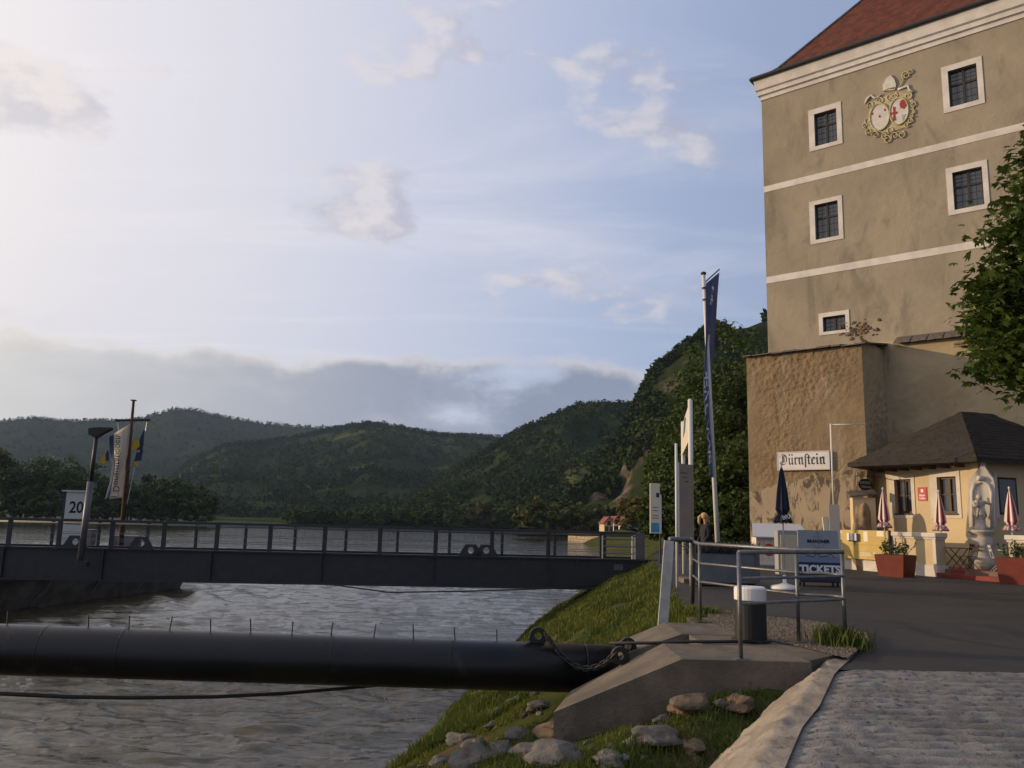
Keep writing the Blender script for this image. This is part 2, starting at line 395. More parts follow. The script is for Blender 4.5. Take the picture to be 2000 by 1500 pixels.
# --- gravel strip inside the railing
mgrav = mat('gravel', (.13, .10, .075), (.06, .045, .035), 22, .95, 1.0, 60)
gp = [G(x, y, Z0 + .056) for x, y in ((1378, 1186), (1440, 1196), (1520, 1206), (1600, 1215), (1690, 1236), (1700, 1250), (1655, 1285), (1560, 1262), (1500, 1250), (1440, 1236), (1385, 1214))]
tag(MB().poly(gp).build('gravel_strip', mgrav), kind='structure')
v = []; f = []
gx = [p.x for p in gp]; gy = [p.y for p in gp]
from mathutils.geometry import intersect_point_line
def inpoly(x, y, pp):
    c = False
    for i in range(len(pp)):
        a, b = pp[i - 1], pp[i]
        if (a.y > y) != (b.y > y) and x < (b.x - a.x) * (y - a.y) / (b.y - a.y) + a.x: c = not c
    return c
for i in range(9000):
    x, y = random.uniform(min(gx), max(gx)), random.uniform(min(gy), max(gy))
    if not inpoly(x, y, gp): continue
    r = random.uniform(.010, .028); k = len(v); a = random.random() * 6
    for j in range(4): v.append((x + r * math.cos(a + j * 1.57), y + r * math.sin(a + j * 1.57) * .8, Z0 + .054))
    v.append((x, y, Z0 + .056 + r * .9)); v.append((x, y, Z0 + .056 + r * .9))
    f += [(k + j, k + (j + 1) % 4, k + 4, k + 5) for j in range(4)]
mstone = mat('gravel_stone', (.22, .165, .115), (.10, .08, .06), 14, .9)
tag(mesh_np('gravel', v, f, mstone), 'small brown gravel stones inside the grey railing', 'gravel', kind='stuff')
# --- hills
def forest_mat(name, a, b, c=None, s=.02):
    return mat(name, a, b, s, .95, 0, c3=c, s3=s * .5, lo3=.55, hi3=.62)
def leafquads(cent, nor_bias, size, rng, aspect=.7):
    """many small leaf faces: cent (n,3) -> verts (4n,3), faces"""
    n = len(cent); a = rng.normal(size=(n, 3)); a[:, 2] *= .6; a /= np.linalg.norm(a, axis=1)[:, None] + 1e-9
    nb = nor_bias + rng.normal(size=(n, 3)) * .75; b = np.cross(a, nb); b /= np.linalg.norm(b, axis=1)[:, None] + 1e-9
    sz = size * (.6 + .8 * rng.random((n, 1)))
    p = np.stack([cent - a * sz, cent - b * sz * aspect * .8, cent + a * sz, cent + b * sz * aspect], 1).reshape(-1, 3)
    return p, np.arange(4 * n).reshape(n, 4)
def hill(name, ridge, Yr, Yb, m, zb=1.0, power=1.15, nu=220, nv=60, rough=.05, fm=None, ntree=3000, tsize=6, label='', treefrac=None, quads=26, rockf=None, seed=1):
    px = np.array([p[0] for p in ridge], float); py = np.array([p[1] for p in ridge], float)
    us = np.linspace(px[0], px[-1], nu); top = np.interp(us, px, py)
    vs = np.concatenate([np.linspace(0, 1, nv), [1.06, 1.18, 1.35]])
    V = np.zeros((len(vs), nu, 3))
    for i, x in enumerate(us):
        yr = np.interp(x, px, [p[2] if len(p) > 2 else Yr for p in ridge]) if len(ridge[0]) > 2 else Yr
        rp = P(x, top[i], yr)
        for j, t in enumerate(vs):
            Y = Yb + (yr - Yb) * t; X = rp.x / yr * Y
            if t <= 1: z = zb + (rp.z - zb) * t ** power
            else: z = rp.z - (t - 1) * (rp.z - zb) * .9
            H = rp.z - zb; q = Vector((X / (yr * .06), Y / (yr * .10), seed))
            rav = (mnoise.fractal(q, 1.0, 2.0, 5) ) * H * rough * 2.2 * (math.sin(min(t, 1) * math.pi) ** .8)
            V[j, i] = (X, Y, z + rav)
    nvv = len(vs); F_ = np.array([(j * nu + i, j * nu + i + 1, (j + 1) * nu + i + 1, (j + 1) * nu + i) for j in range(nvv - 1) for i in range(nu - 1)])
    h = mesh_np('hill', V.reshape(-1, 3), F_, m, smooth=True); tag(h, kind='structure')
    rng = np.random.default_rng(seed)
    if ntree:
        j = rng.random(ntree) * (nv - 1.001); i = rng.random(ntree) * (nu - 1.001)
        if treefrac: j = (rng.random(ntree) ** treefrac) * (nv - 1.001)
        k = ntree // 5; j[:k] = nv - 1 - rng.random(k) * 2.0        # ridge line trees
        j0 = j.astype(int); i0 = i.astype(int); fj = (j - j0)[:, None]; fi = (i - i0)[:, None]
        p = V[j0, i0] * (1 - fj) * (1 - fi) + V[j0 + 1, i0] * fj * (1 - fi) + V[j0, i0 + 1] * (1 - fj) * fi + V[j0 + 1, i0 + 1] * fj * fi
        keep = np.array([mnoise.noise(Vector((q[0], q[1], 5)) / (Yr * .05)) + .55 * mnoise.noise(Vector((q[0], q[1], 8)) / (Yr * .018)) > -.22 for q in p]); keep[:k] = True
        if rockf is not None: keep &= np.array([rockf(q) for q in p])
        p = p[keep]; s = tsize * (.45 + .8 * rng.random(len(p)))
        d = rng.normal(size=(len(p), quads, 3)); d /= np.linalg.norm(d, axis=2)[:, :, None]; rr = rng.random((len(p), quads, 1)) ** .4
        c = p[:, None, :] + d * rr * s[:, None, None] * np.array([.62, .62, .75]) + np.array([0, 0, 1]) * (s * .55)[:, None, None]
        v, f = leafquads(c.reshape(-1, 3), d.reshape(-1, 3) + np.array([0, 0, .5]), np.repeat(s * .26, quads)[:, None], rng)
        tag(mesh_np('forest', v, f, fm), label, 'forest', kind='stuff')
    return V
mf1 = forest_mat('forest_far', (.022, .034, .014), (.013, .023, .009), s=.05)
mf2 = forest_mat('forest_mid', (.025, .037, .013), (.013, .022, .008), s=.02)
mf3 = forest_mat('forest_near', (.042, .058, .016), (.020, .031, .010), s=.05)
mh1 = forest_mat('hill_far', (.020, .030, .012), (.015, .023, .009), s=.006)
mh2 = forest_mat('hill_mid', (.028, .040, .014), (.017, .026, .010), (.065, .075, .028), .01)
mh3 = forest_mat('hill_near', (.058, .075, .026), (.036, .048, .018), (.16, .125, .085), .03)
hill('far_hill', [(-420, 840), (-200, 850), (-60, 832), (0, 824), (60, 817), (130, 824), (200, 821), (250, 824), (300, 812), (335, 801), (375, 800), (430, 815), (520, 829), (600, 836), (660, 838), (760, 850), (860, 850), (960, 852), (1100, 870), (1500, 900)], 2600, 1300, mh1,
     power=1.2, fm=mf1, ntree=9500, tsize=9, quads=12, label='dark wooded far hills with a rounded summit under grey cloud', seed=2)
hill('mid_hill', [(290, 1010), (330, 940), (370, 905), (440, 872), (560, 860), (650, 840), (720, 828), (780, 836), (850, 850), (950, 856), (1010, 870), (1120, 900), (1300, 930)], 1500, 620, mh2,
     power=1.2, fm=mf2, ntree=9500, tsize=6.5, quads=13, label='wooded middle ridge with terraced slopes behind the river bend', seed=3)
hill('vineyard_hill', [(560, 1012), (700, 1006), (790, 978), (860, 940), (920, 900), (960, 878), (1010, 846), (1080, 818), (1130, 796), (1230, 792), (1330, 760), (1500, 760)], 800, 380, mh2,
     power=1.15, fm=mf3, ntree=9500, tsize=4.8, quads=16, rough=.08, label='steep green valley slope with terraces and rock ribs', seed=4)
mrock = mat('cliff_rock', (.15, .105, .072), (.06, .052, .042), .12, .95, 1.0, .5, c3=(.022, .030, .011), s3=.05, lo3=.34, hi3=.46)
cliffV = hill('cliff', [(1010, 1025), (1060, 1012), (1110, 975), (1170, 915), (1205, 872), (1235, 815), (1255, 770), (1285, 722), (1325, 693), (1360, 664), (1400, 645), (1460, 640), (1560, 600), (1750, 560)], 380, 262, mrock,
     zb=2.5, power=.95, rough=.10, nu=260, nv=90, fm=mf3, ntree=5200, tsize=3.6, quads=36, seed=6,
     rockf=lambda q: mnoise.noise(Vector((q[0] * .035, q[1] * .02, q[2] * .03))) < .04, label='shrubs and small trees clinging to the rocky cliff')
# --- ground beyond the plaza and across the river
mfar = mat('far_bank_grass', (.05, .065, .02), (.035, .05, .016), .05, .95)
def slab(name, pts, z, m): 
    q = MB(); q.hexa([(x, y, -1.2) for x, y in pts] + [(x, y, z) for x, y in pts]); return tag(q.build(name, m), kind='structure')
slab('island_bank', [(-420, 262), (-95, 262), (-118, 330), (-420, 330)], .9, mfar)
slab('valley_bank', [(-420, 600), (60, 372), (420, 372), (-100, 640)], 1.4, mfar)
slab('valley_bank', [(62, 240), (190, 200), (190, 371), (60, 371)], 2.2, mfar)
# ================================================================== TREES
mbark = mat('bark', (.085, .065, .048), (.05, .038, .03), 9, .95, .9, 25)
def leafmat(name, a, b, s=.6): return mat(name, a, b, s, .6, 0, trans=.25)
ml_dark = leafmat('leaf_dark', (.035, .060, .014), (.060, .085, .018), .35)
ml_olive = leafmat('leaf_olive', (.085, .088, .022), (.050, .066, .018), .12)
ml_river = leafmat('leaf_river', (.060, .080, .024), (.040, .058, .018), .05)
ml_gold = leafmat('leaf_gold', (.13, .105, .028), (.075, .078, .022), .25)
def crown_mesh(center, rx, ry, rz, nclump, nleaf, leaf, rng, low=-.8):
    d = rng.normal(size=(nclump, 3)); d /= np.linalg.norm(d, axis=1)[:, None]
    d[:, 2] = np.where(d[:, 2] < low, -d[:, 2] * .4, d[:, 2]); rad = rng.random((nclump, 1)) ** .38
    cc = d * rad * np.array([rx, ry, rz]) * (.82 + .32 * rng.random((nclump, 1)))
    sz = (.16 + .16 * rng.random(nclump)) * (rx + rz) / 2
    per = nleaf // nclump
    dd = rng.normal(size=(nclump, per, 3)); dd /= np.linalg.norm(dd, axis=2)[:, :, None]
    c = cc[:, None, :] + dd * (rng.random((nclump, per, 1)) ** .5) * sz[:, None, None] * np.array([1.15, 1.15, .75])
    nb = dd + d[:, None, :] * .7 + np.array([0, 0, .5])
    v, f = leafquads(c.reshape(-1, 3) + np.array(center), nb.reshape(-1, 3), leaf, rng)
    return v, f
def tree(name, label, base, h, rx, leaves, leaf, m, group=None, seed=0, trunk=.22, ncl=60, ry=None, rzf=.42, cat='tree'):
    rng = np.random.default_rng(seed + 100); base = Vector(base)
    t = thing(name, base, label, cat, group)
    cz = base.z + h * (1 - rzf); ce = (base.x, base.y, cz)
    q = MB(); r = h * .018 + .04
    lean = Vector((rng.normal() * .03 * h, rng.normal() * .03 * h, 0))
    q.tube([base + Vector((0, 0, -.3)), base + lean * .3 + Vector((0, 0, h * .3)), base + lean + Vector((0, 0, h * .75))], [r * 1.3, r, r * .4], 7)
    for i in range(6):
        a = rng.random() * 6.28; s = base + lean * .4 + Vector((0, 0, h * (.22 + .07 * i)))
        e = s + Vector((math.cos(a) * rx * .7, math.sin(a) * rx * .7, h * .22)); q.tube([s, (s + e) / 2 + Vector((0, 0, -.04 * h)), e], [r * .5, r * .35, r * .12], 5)
    q.build('trunk', mbark, t, smooth=True)
    v, f = crown_mesh(ce, rx, ry or rx, h * rzf, ncl, leaves, leaf, rng); mesh_np('crown', v, f, m, t)
    return t
# trees across the water on the left
ORD = 'first second third fourth fifth sixth seventh eighth ninth tenth eleventh twelfth thirteenth fourteenth fifteenth sixteenth seventeenth eighteenth'.split()
isl = [(-30, 885, 9), (40, 872, 10), (92, 905, 7), (150, 900, 8), (205, 930, 6), (255, 930, 7), (300, 928, 8), (345, 934, 7), (383, 950, 5)]
wh = ['cut off by the left edge of the picture', 'tallest of the left bank, behind the number pylon', 'low, between the tallest tree and the lamp', 'behind the number pylon top and lamp', 'behind the white banner', 'right of the mast foot', 'second from the right of the left bank', 'rounded, near the end of the left bank', 'smallest, at the right tip of the left bank']
for i, (x, y, rr) in enumerate(isl):
    Y = 268 + (i % 3) * 9; b = P(x, 1012, Y); tp = P(x, y, Y)
    tree('riverbank_tree', 'dark leafy tree ' + wh[i], (b.x, Y, .8), tp.z - .8, rr * 1.25, 2600, .62, ml_river, 'trees on the left river bank', i, ncl=55, rzf=.46)
for i, x in enumerate(range(-60, 395, 28)):
    Y = 264; b = P(x, 1012, Y); tag_ = tree('riverbank_bush', ORD[i] + ' low dark waterline bush from the left on the left bank', (b.x, Y, .7), 8 + (i * 37 % 5), 5.5, 900, .6, ml_river, 'bushes along the left bank', 50 + i, ncl=24, rzf=.5, cat='bush')
# trees at the foot of the valley slope
mid = [(500, 1005, 1030), (565, 1000, 1030), (640, 1004, 1030), (745, 996, 1032), (785, 992, 1033), (835, 990, 1034), (880, 998, 1035), (940, 980, 1036), (990, 986, 1036), (1040, 976, 1037), (1085, 985, 1038), (1130, 982, 1038), (1165, 985, 1038)]
for i, (x, y, yb) in enumerate(mid):
    Y = 560 if x < 700 else 380 + (i % 3) * 9 if x < 1000 else 236 + (i % 3) * 7; b = P(x, yb, Y); tp = P(x, y, Y); h = max(7, tp.z - 1.4)
    tree('shore_tree', ORD[i] + ' round shore tree from the left above the gangway rail', (b.x, Y, 1.4), h, h * .55, 1500, .75, ml_olive if x > 900 else ml_river, 'trees along the far shore', 80 + i, ncl=40, rzf=.5)
Y = 115; b = P(1250, 1040, Y)
tree('autumn_tinted_tree', 'yellowish tree standing in front of the red-roofed houses', (b.x, Y, 2.6), P(1250, 965, Y).z - 2.6, 3.2, 2600, .28, ml_gold, seed=130, ncl=50, rzf=.42)
# big trees between signs and tower
for i, (x, y, Y, rx, lab) in enumerate([(1345, 775, 74, 2.7, 'dark leafy tree behind the info sign posts, left of the banner'), (1398, 680, 66, 3.5, 'tall dark tree right behind the blue banner'), (1455, 640, 60, 4.2, 'tallest dark tree, touching the tower corner'), (1312, 880, 62, 1.9, 'lowest dark tree, above the blue and white gate sign'), (1362, 850, 56, 3.0, 'dense dark tree behind the woman'), (1430, 830, 50, 3.6, 'dense shrubby tree between flagpole and buttress')]):
    b = P(x, 1040, Y); h = P(x, y, Y).z - Z0
    tree('leafy_tree', lab, (b.x, Y, Z0), h, rx, 20000, .15, ml_dark, 'trees beside the tower', 140 + i, ncl=120, rzf=.47)
for i, (x, y, Y) in enumerate([(1300, 985, 47), (1340, 975, 46), (1395, 985, 45), (1440, 970, 44), (1475, 960, 46)]):
    b = P(x, 1050, Y); h = P(x, y, Y).z - Z0
    tree('shrub', ['low shrub behind the gangway sign', 'shrub behind the info panel', 'shrub behind the woman and flagpole', 'shrub right of the flagpole foot', 'shrub against the buttress corner'][i], (b.x, Y, Z0), h, 1.6, 5000, .10, ml_dark, 'shrubs below the trees', 160 + i, ncl=40, rzf=.5, cat='shrub')
# chestnut overhanging from the right
def chestnut():
    rng = np.random.default_rng(5); Y = 17.5
    base = Vector((12.6, 18.0, Z0)); t = thing('chestnut_tree', base, 'horse chestnut tree with large fan-shaped leaves overhanging from the right edge', 'tree')
    q = MB(); q.tube([base - Vector((0, 0, .3)), base + Vector((.1, 0, 3.5)), base + Vector((-.2, 0, 8)), base + Vector((-.4, 0, 12.5))], [.36, .3, .2, .06], 9)
    sil = [(2030, 300), (2006, 360), (1978, 430), (1962, 470), (1950, 535), (1924, 575), (1920, 620), (1940, 660), (1942, 695), (1978, 718), (2030, 732)]
    tips = []
    for (x, y) in sil:
        for kk in range(9):
            x2 = x + rng.random() * 330; y2 = y + rng.normal() * 16; p = P(x2, y2, Y + rng.normal() * 1.3)
            if p.z < P(1900, 775, Y).z: p.z += .4
            tips.append(p)
    for (x, y) in sil: tips += [P(x + 4, y, Y + rng.normal() * .5) for _ in range(2)]
    for i, p in enumerate(tips):
        if i % 4 == 0:
            s = base + Vector((-.2, 0, max(2.5, min(11, p.z - Z0 - 1.2)))); q.tube([s, (s + p) / 2 + Vector((0, 0, .25)), p], [.07, .04, .012], 5)
    q.build('trunk', mbark, t, smooth=True)
    v = []; f = []
    for p in tips:
        for kk in range(80):
            o = p + Vector(rng.normal(size=3).tolist()) * .30; a0 = rng.random() * 6.28; tilt = Vector((rng.normal() * .5, rng.normal() * .5, 1)).normalized()
            x = tilt.orthogonal().normalized(); y = tilt.cross(x); L = .12 + .09 * rng.random()
            for j in range(5):
                a = a0 + (j - 2) * .62; d = x * math.cos(a) + y * math.sin(a); sd_ = tilt.cross(d); l = L * (1 - .13 * abs(j - 2)); k = len(v)
                dr = Vector((0, 0, -.30 * l))
                v += [o, o + d * l * .62 - sd_ * l * .2 + dr * .3, o + d * l + dr, o + d * l * .62 + sd_ * l * .2 + dr * .3]; f.append((k, k + 1, k + 2, k + 3))
    mesh_np('crown', [tuple(p) for p in v], f, leafmat('leaf_chestnut', (.050, .085, .014), (.085, .115, .022), 1.2), t)
chestnut()
# --- grass and weeds on the near bank
def blades(name, n, region, hmin, hmax, m, label, wid=.006, seed=3, maxt=1.02):
    rng = np.random.default_rng(seed); v = []; f = []
    while len(f) < n:
        y = rng.uniform(region[0], region[1]); 
        y = region[0] + (region[1] - region[0]) * rng.random() ** 1.7
        a, b = interp(y, XW), interp(y, XE); t = rng.uniform(.06, maxt); x = a + (b - a) * t
        if mnoise.noise(Vector((x * .9, y * .9, 2))) < -.28 + .2 * rng.random(): continue
        if blocked(x, y): continue
        z = bank_z(x, y) - .02; h = rng.uniform(hmin, hmax) * (1 + .5 * mnoise.noise(Vector((x * .5, y * .5, 7)))); a = rng.random() * 6.28; ln = rng.random() * .6 * h
        w = wid * (1 + y / 14); k = len(v); dx, dy = math.cos(a) * w, math.sin(a) * w; lx, ly = math.cos(a + 1.2) * ln, math.sin(a + 1.2) * ln
        v += [(x - dx, y - dy, z), (x + dx, y + dy, z), (x + lx * .45 + dx * .6, y + ly * .45 + dy * .6, z + h * .65), (x + lx, y + ly, z + h)]; f.append((k, k + 1, k + 2, k + 3))
    tag(mesh_np(name, v, f, m), label, 'grass', kind='stuff')
def blocked(x, y):
    if 9.8 < y < 13.4 and x > .5: return True
    if y < 11.5 and x > ramp_edge(min(y, 11.46)) - float(np.interp(y, [1.6, 6, 8.5, 9.3, 9.9, 11.2], [1.7, 1.3, 1.0, .7, .35, .05])): return True
    return False
mblade = mat('grass_blade', (.13, .145, .028), (.065, .09, .018), .7, .6, 0, c3=(.17, .145, .05), s3=3, lo3=.6, hi3=.75, trans=.25)
blades('bank_grass', 80000, (4.5, 19), .03, .12, mblade, 'rough green grass covering the near river bank', seed=3)
blades('bank_grass', 45000, (13, 45), .06, .20, mblade, 'taller green grass on the bank below the gangway end', .010, 4)
def tuft(px, py, z, n, rad, hmax, label, seed):
    rng = np.random.default_rng(seed); c = G(px, py, z); v = []; f = []
    for i in range(n):
        a = rng.random() * 6.28; r = rad * abs(rng.normal()) * .5; x, y = c.x + r * math.cos(a), c.y + r * math.sin(a); h = hmax * (.4 + .6 * rng.random()); b = rng.random() * 6.28; k = len(v); w = .007; l = h * .55 * rng.random()
        v += [(x - w * math.cos(b), y - w * math.sin(b), z - .03), (x + w * math.cos(b), y + w * math.sin(b), z - .03), (x + l * .4 * math.sin(b) + w * .7, y + l * .4 * math.cos(b), z + h * .6), (x + l * math.sin(b), y + l * math.cos(b), z + h)]; f.append((k, k + 1, k + 2, k + 3))
    tag(mesh_np('grass_tuft', v, f, mblade), label, 'grass', kind='stuff')
tuft(1640, 1262, Z0 + .04, 800, .36, .30, 'grass tuft at the rounded end of the railing', 7)
tuft(1370, 1205, Z0 - .02, 900, .40, .22, 'weeds at the foot of the railing post', 8)
# --- rocks on the bank
mrk = [mat('bank_rock', (.13, .115, .098), (.06, .054, .047), 3, .9, .9, 12, c3=(.07, .06, .045), s3=5), mat('bank_rock_brown', (.17, .115, .07), (.08, .056, .038), 3, .9, .9, 12)]
rocks = [(935, 1462, .30, 'bluish grey pointed rock near the water'), (985, 1470, .26, 'light grey rock right of the pointed one'), (1010, 1440, .24, 'upright grey rock above the bottom edge'), (905, 1450, .26, 'flat grey rock closest to the water'), (1110, 1432, .34, 'rusty brown rock at the foot of the concrete abutment'), (1085, 1482, .36, 'large flat grey rock at the bottom edge'), (930, 1492, .40, 'long dark rock lying at the bottom edge'), (1040, 1476, .26, 'dark smooth rock beside the large flat rock'), (1055, 1385, .22, 'pale rock under the black pipe end'), (985, 1392, .20, 'grey rock half hidden in grass below the pipe'), (1010, 1372, .18, 'small flat rock below the pipe'), (1355, 1380, .34, 'brown flat rock on the bank below the pad'), (1440, 1375, .24, 'dark brown rock beside the pale ramp side'), (1280, 1450, .30, 'flat pale rock in the grass'), (1350, 1462, .20, 'brownish stone with a pointed top in the grass'), (1300, 1412, .18, 'small grey stone under the abutment wall'), (865, 1490, .22, 'dark stone at the water edge'), (960, 1420, .16, 'small stone between grass tufts'), (1430, 1335, .26, 'square grey stone below the pad edge'), (1190, 1490, .22, 'half buried grey stone at the bottom edge'), (1045, 1203, .5, 'dark stone at the waterline under the gangway'), (1062, 1185, .55, 'brown stone at the waterline below the gangway')]
def ground_hit(px, py):
    d = ray(px, py)
    for i in range(40, 900):
        q = CAM + d * (i * .1 / d.y)
        if q.z < bank_z(q.x, q.y): return q
    return G(px, py, 0)
for i, (x, y, r, lab) in enumerate(rocks):
    r *= .62; q = ground_hit(x, y); o = MB().blob((0, 0, 0), r * 1.1, 1.35, .95, .5, 3, .34, 1.1, i, random.random() * 3)
    for k_, vv in enumerate(o.v): o.v[k_] = (round(vv[0] / (r * .35)) * r * .35 * .35 + vv[0] * .65 + q.x, vv[1] + q.y, vv[2] + q.z + r * .12)
    tag(o.build('rock', mrk[1 if 'brown' in lab else 0], None, smooth=False), lab, 'rock', 'rocks on the river bank')
pq = MB(); rr_ = random.Random(12)
for i in range(170):
    y = rr_.uniform(6, 15); a, b = interp(y, XW), interp(y, XE); x = a + (b - a) * rr_.uniform(.02, .85)
    if blocked(x, y): continue
    pq.blob((x, y, bank_z(x, y)), rr_.uniform(.03, .09), 1.3, .9, .6, 1, .35, 1.3, i, rr_.random() * 3)
tag(pq.build('bank_stones', mrk[0]), 'small scattered pebbles and stones in the bank grass', 'stones', kind='stuff')
# ================================================================== TOWER
def plaster(name, a, b, stain, s=.35, bump=.6, bs=3.0, fine=28, stain_s=.5, lo3=.55, hi3=.72, dist=.06):
    M = bpy.data.materials.new(name); M.use_nodes = True; k = N(M.node_tree); bb = k.n['Principled BSDF']
    tc = k.add('ShaderNodeTexCoord').outputs['Object']
    c = k.mix(k.mapr(k.noise(tc, s, 8, .62), .32, .68), a, b)
    mp = k.add('ShaderNodeMapping'); k.put(mp.inputs[0], tc); mp.inputs['Scale'].default_value = (1, 1, .35)
    c = k.mix(k.math('MULTIPLY', k.mapr(k.noise(mp.outputs[0], stain_s, 8, .65, .8), lo3, hi3), .75), c, stain)
    k.put(bb.inputs['Base Color'], c); bb.inputs['Roughness'].default_value = .95; bb.inputs['Specular IOR Level'].default_value = .15
    h = k.math('ADD', k.noise(tc, bs, 6, .6, .4), k.math('MULTIPLY', k.noise(tc, fine, 5, .6), .25))
    bn = k.add('ShaderNodeBump'); bn.inputs['Strength'].default_value = bump; bn.inputs['Distance'].default_value = dist; k.put(bn.inputs['Height'], h); k.put(bb.inputs['Normal'], bn)
    return M
m_tower = plaster('tower_plaster', (.345, .290, .212), (.275, .232, .172), (.18, .152, .115), bump=.4, stain_s=.8, lo3=.50, hi3=.72)
m_butt = plaster('buttress_plaster', (.25, .18, .105), (.19, .135, .08), (.33, .265, .18), s=.7, bump=.6, bs=5.5, fine=18, stain_s=.45, lo3=.48, hi3=.66, dist=.06)
m_lower = plaster('lower_plaster', (.44, .345, .215), (.36, .275, .165), (.16, .125, .085), s=.6, bump=.4, stain_s=.6, lo3=.55, hi3=.68)
m_white = mat('white_trim', (.66, .61, .56), (.55, .50, .45), 1.5, .85, .25, 20)
m_dark = mat('dark_timber', (.022, .020, .018), (.035, .030, .026), 8, .6)
m_slate = mat('slate', (.13, .105, .085), (.065, .055, .048), 3, .85, .8, 14)
m_tile = mat('roof_tile', (.15, .046, .028), (.085, .027, .018), 2.5, .85, .4, 20)
m_gutter = mat('gutter_metal', (.035, .033, .032), None, rough=.5)
def glassmat(name, c=(.03, .035, .045), rough=.06):
    M = mat(name, c, None, rough=rough); M.node_tree.nodes['Principled BSDF'].inputs['Specular IOR Level'].default_value = .6; return M
m_glass = glassmat('old_glass', (.045, .052, .068), .12)
TO = P(1500, 670, 40); TF = Frame((TO.x, TO.y, Z0), R(-40))
EAVE = TF.hit(1499, 190)[1]
tower = thing('tower_building', TF.at(8, 0, -6), 'tall beige plastered tower house with red tiled roof and white bands', 'building')
TL_, TD = 24.0, 15.0
wins = [((1578.8, 217), (1646, 280), (1590, 224), (1636, 275)), ((1838, 133), (1924, 201), (1851, 140), (1912, 195)), ((1580.6, 395.4), (1648, 466), (1591, 401), (1639, 460)), ((1847, 330), (1934.5, 406), (1859.7, 338), (1923, 399)), ((1599, 613), (1660, 643), (1607, 620), (1652, 636))]
rects = []
for a, b, c, d in wins:
    o = (*TF.hit(*a), *TF.hit(*b)); i = (*TF.hit(*c), *TF.hit(*d)); rects.append(((o[0], o[2], o[3], o[1]), (i[0], i[2], i[3], i[1])))   # u0,u1,w0,w1
rects[4] = ((rects[4][0][0], rects[4][0][1], TF.hit(1599, 656)[1], rects[4][0][3]), (rects[4][1][0], rects[4][1][1], TF.hit(1607, 649)[1], rects[4][1][3]))
# front wall as a grid with real openings
us = sorted({0., TL_, *[q for r in rects for q in r[1][:2]]}); ws = sorted({0., EAVE, *[q for r in rects for q in r[1][2:]]})
q = MB()
for i in range(len(us) - 1):
    for j in range(len(ws) - 1):
        cu, cw = (us[i] + us[i + 1]) / 2, (ws[j] + ws[j + 1]) / 2
        if any(r[1][0] < cu < r[1][1] and r[1][2] < cw < r[1][3] for r in rects): continue
        q.poly([TF.at(us[i], ws[j]), TF.at(us[i + 1], ws[j]), TF.at(us[i + 1], ws[j + 1]), TF.at(us[i], ws[j + 1])])
for r in rects:
    a, b, c, d = r[1]
    for p1, p2 in (((a, c), (b, c)), ((b, c), (b, d)), ((b, d), (a, d)), ((a, d), (a, c))): q.poly([TF.at(*p1), TF.at(*p2), TF.at(*p2, -.28), TF.at(*p1, -.28)])
q.poly([TF.at(0, 0), TF.at(0, EAVE), TF.at(0, EAVE, -TD), TF.at(0, 0, -TD)]); q.poly([TF.at(TL_, 0), TF.at(TL_, EAVE), TF.at(TL_, EAVE, -TD), TF.at(TL_, 0, -TD)]); q.poly([TF.at(0, 0, -TD), TF.at(TL_, 0, -TD), TF.at(TL_, EAVE, -TD), TF.at(0, EAVE, -TD)])
q.build('wall', m_tower, tower)
for r in rects:
    (a, b, c, d), (e, f_, g, h) = r; o = MB(); n0, n1 = -.02, .035
    o.fbox(TF, a, e, c, d, n0, n1).fbox(TF, f_, b, c, d, n0, n1).fbox(TF, e, f_, h, d, n0, n1).fbox(TF, e, f_, c, g, n0, n1)
    sur = o.build('window_surround', m_white, tower)
    wd, ht = f_ - e, h - g; fr = MB(); N0, N1 = -.22, -.15
    fr.fbox(TF, e, e + .07, g, h, N0, N1).fbox(TF, f_ - .07, f_, g, h, N0, N1).fbox(TF, e + .07, f_ - .07, h - .07, h, N0, N1).fbox(TF, e + .07, f_ - .07, g, g + .07, N0, N1)
    cu = (e + f_) / 2; tr = g + ht * .62
    fr.fbox(TF, cu - .05, cu + .05, g + .07, h - .07, N0, N1 + .01)
    big = ht > 1.0
    if big: fr.fbox(TF, e + .07, cu - .05, tr - .045, tr + .045, N0, N1 + .005).fbox(TF, cu + .05, f_ - .07, tr - .045, tr + .045, N0, N1 + .005)
    wn = fr.build('window', m_dark, tower)
    for ua, ub in ((e + .07, cu - .05), (cu + .05, f_ - .07)):
        for wa, wb in (((g + .07, tr - .045), (tr + .045, h - .07)) if big else ((g + .07, h - .07),)):
            MB().fbox(TF, ua, ub, wa, wb, -.205, -.195).build('pane', m_glass, wn)
            bars = MB(); nb = 2 if wb - wa > .5 else 1
            for i in range(1, nb + 1): z = wa + (wb - wa) * i / (nb + 1); bars.fbox(TF, ua, ub, z - .012, z + .012, -.195, -.183)
            bars.fbox(TF, (ua + ub) / 2 - .008, (ua + ub) / 2 + .008, wa, wb, -.195, -.186); bars.build('glazing_bar', m_dark, wn)
for (ya, yb) in ((374.5, 363), (553.6, 541)):
    w0, w1 = TF.hit(1500, ya)[1], TF.hit(1500, yb)[1]; MB().fbox(TF, 0.0, TL_, w0, w1, 0, .018).build('string_band', m_white, tower)
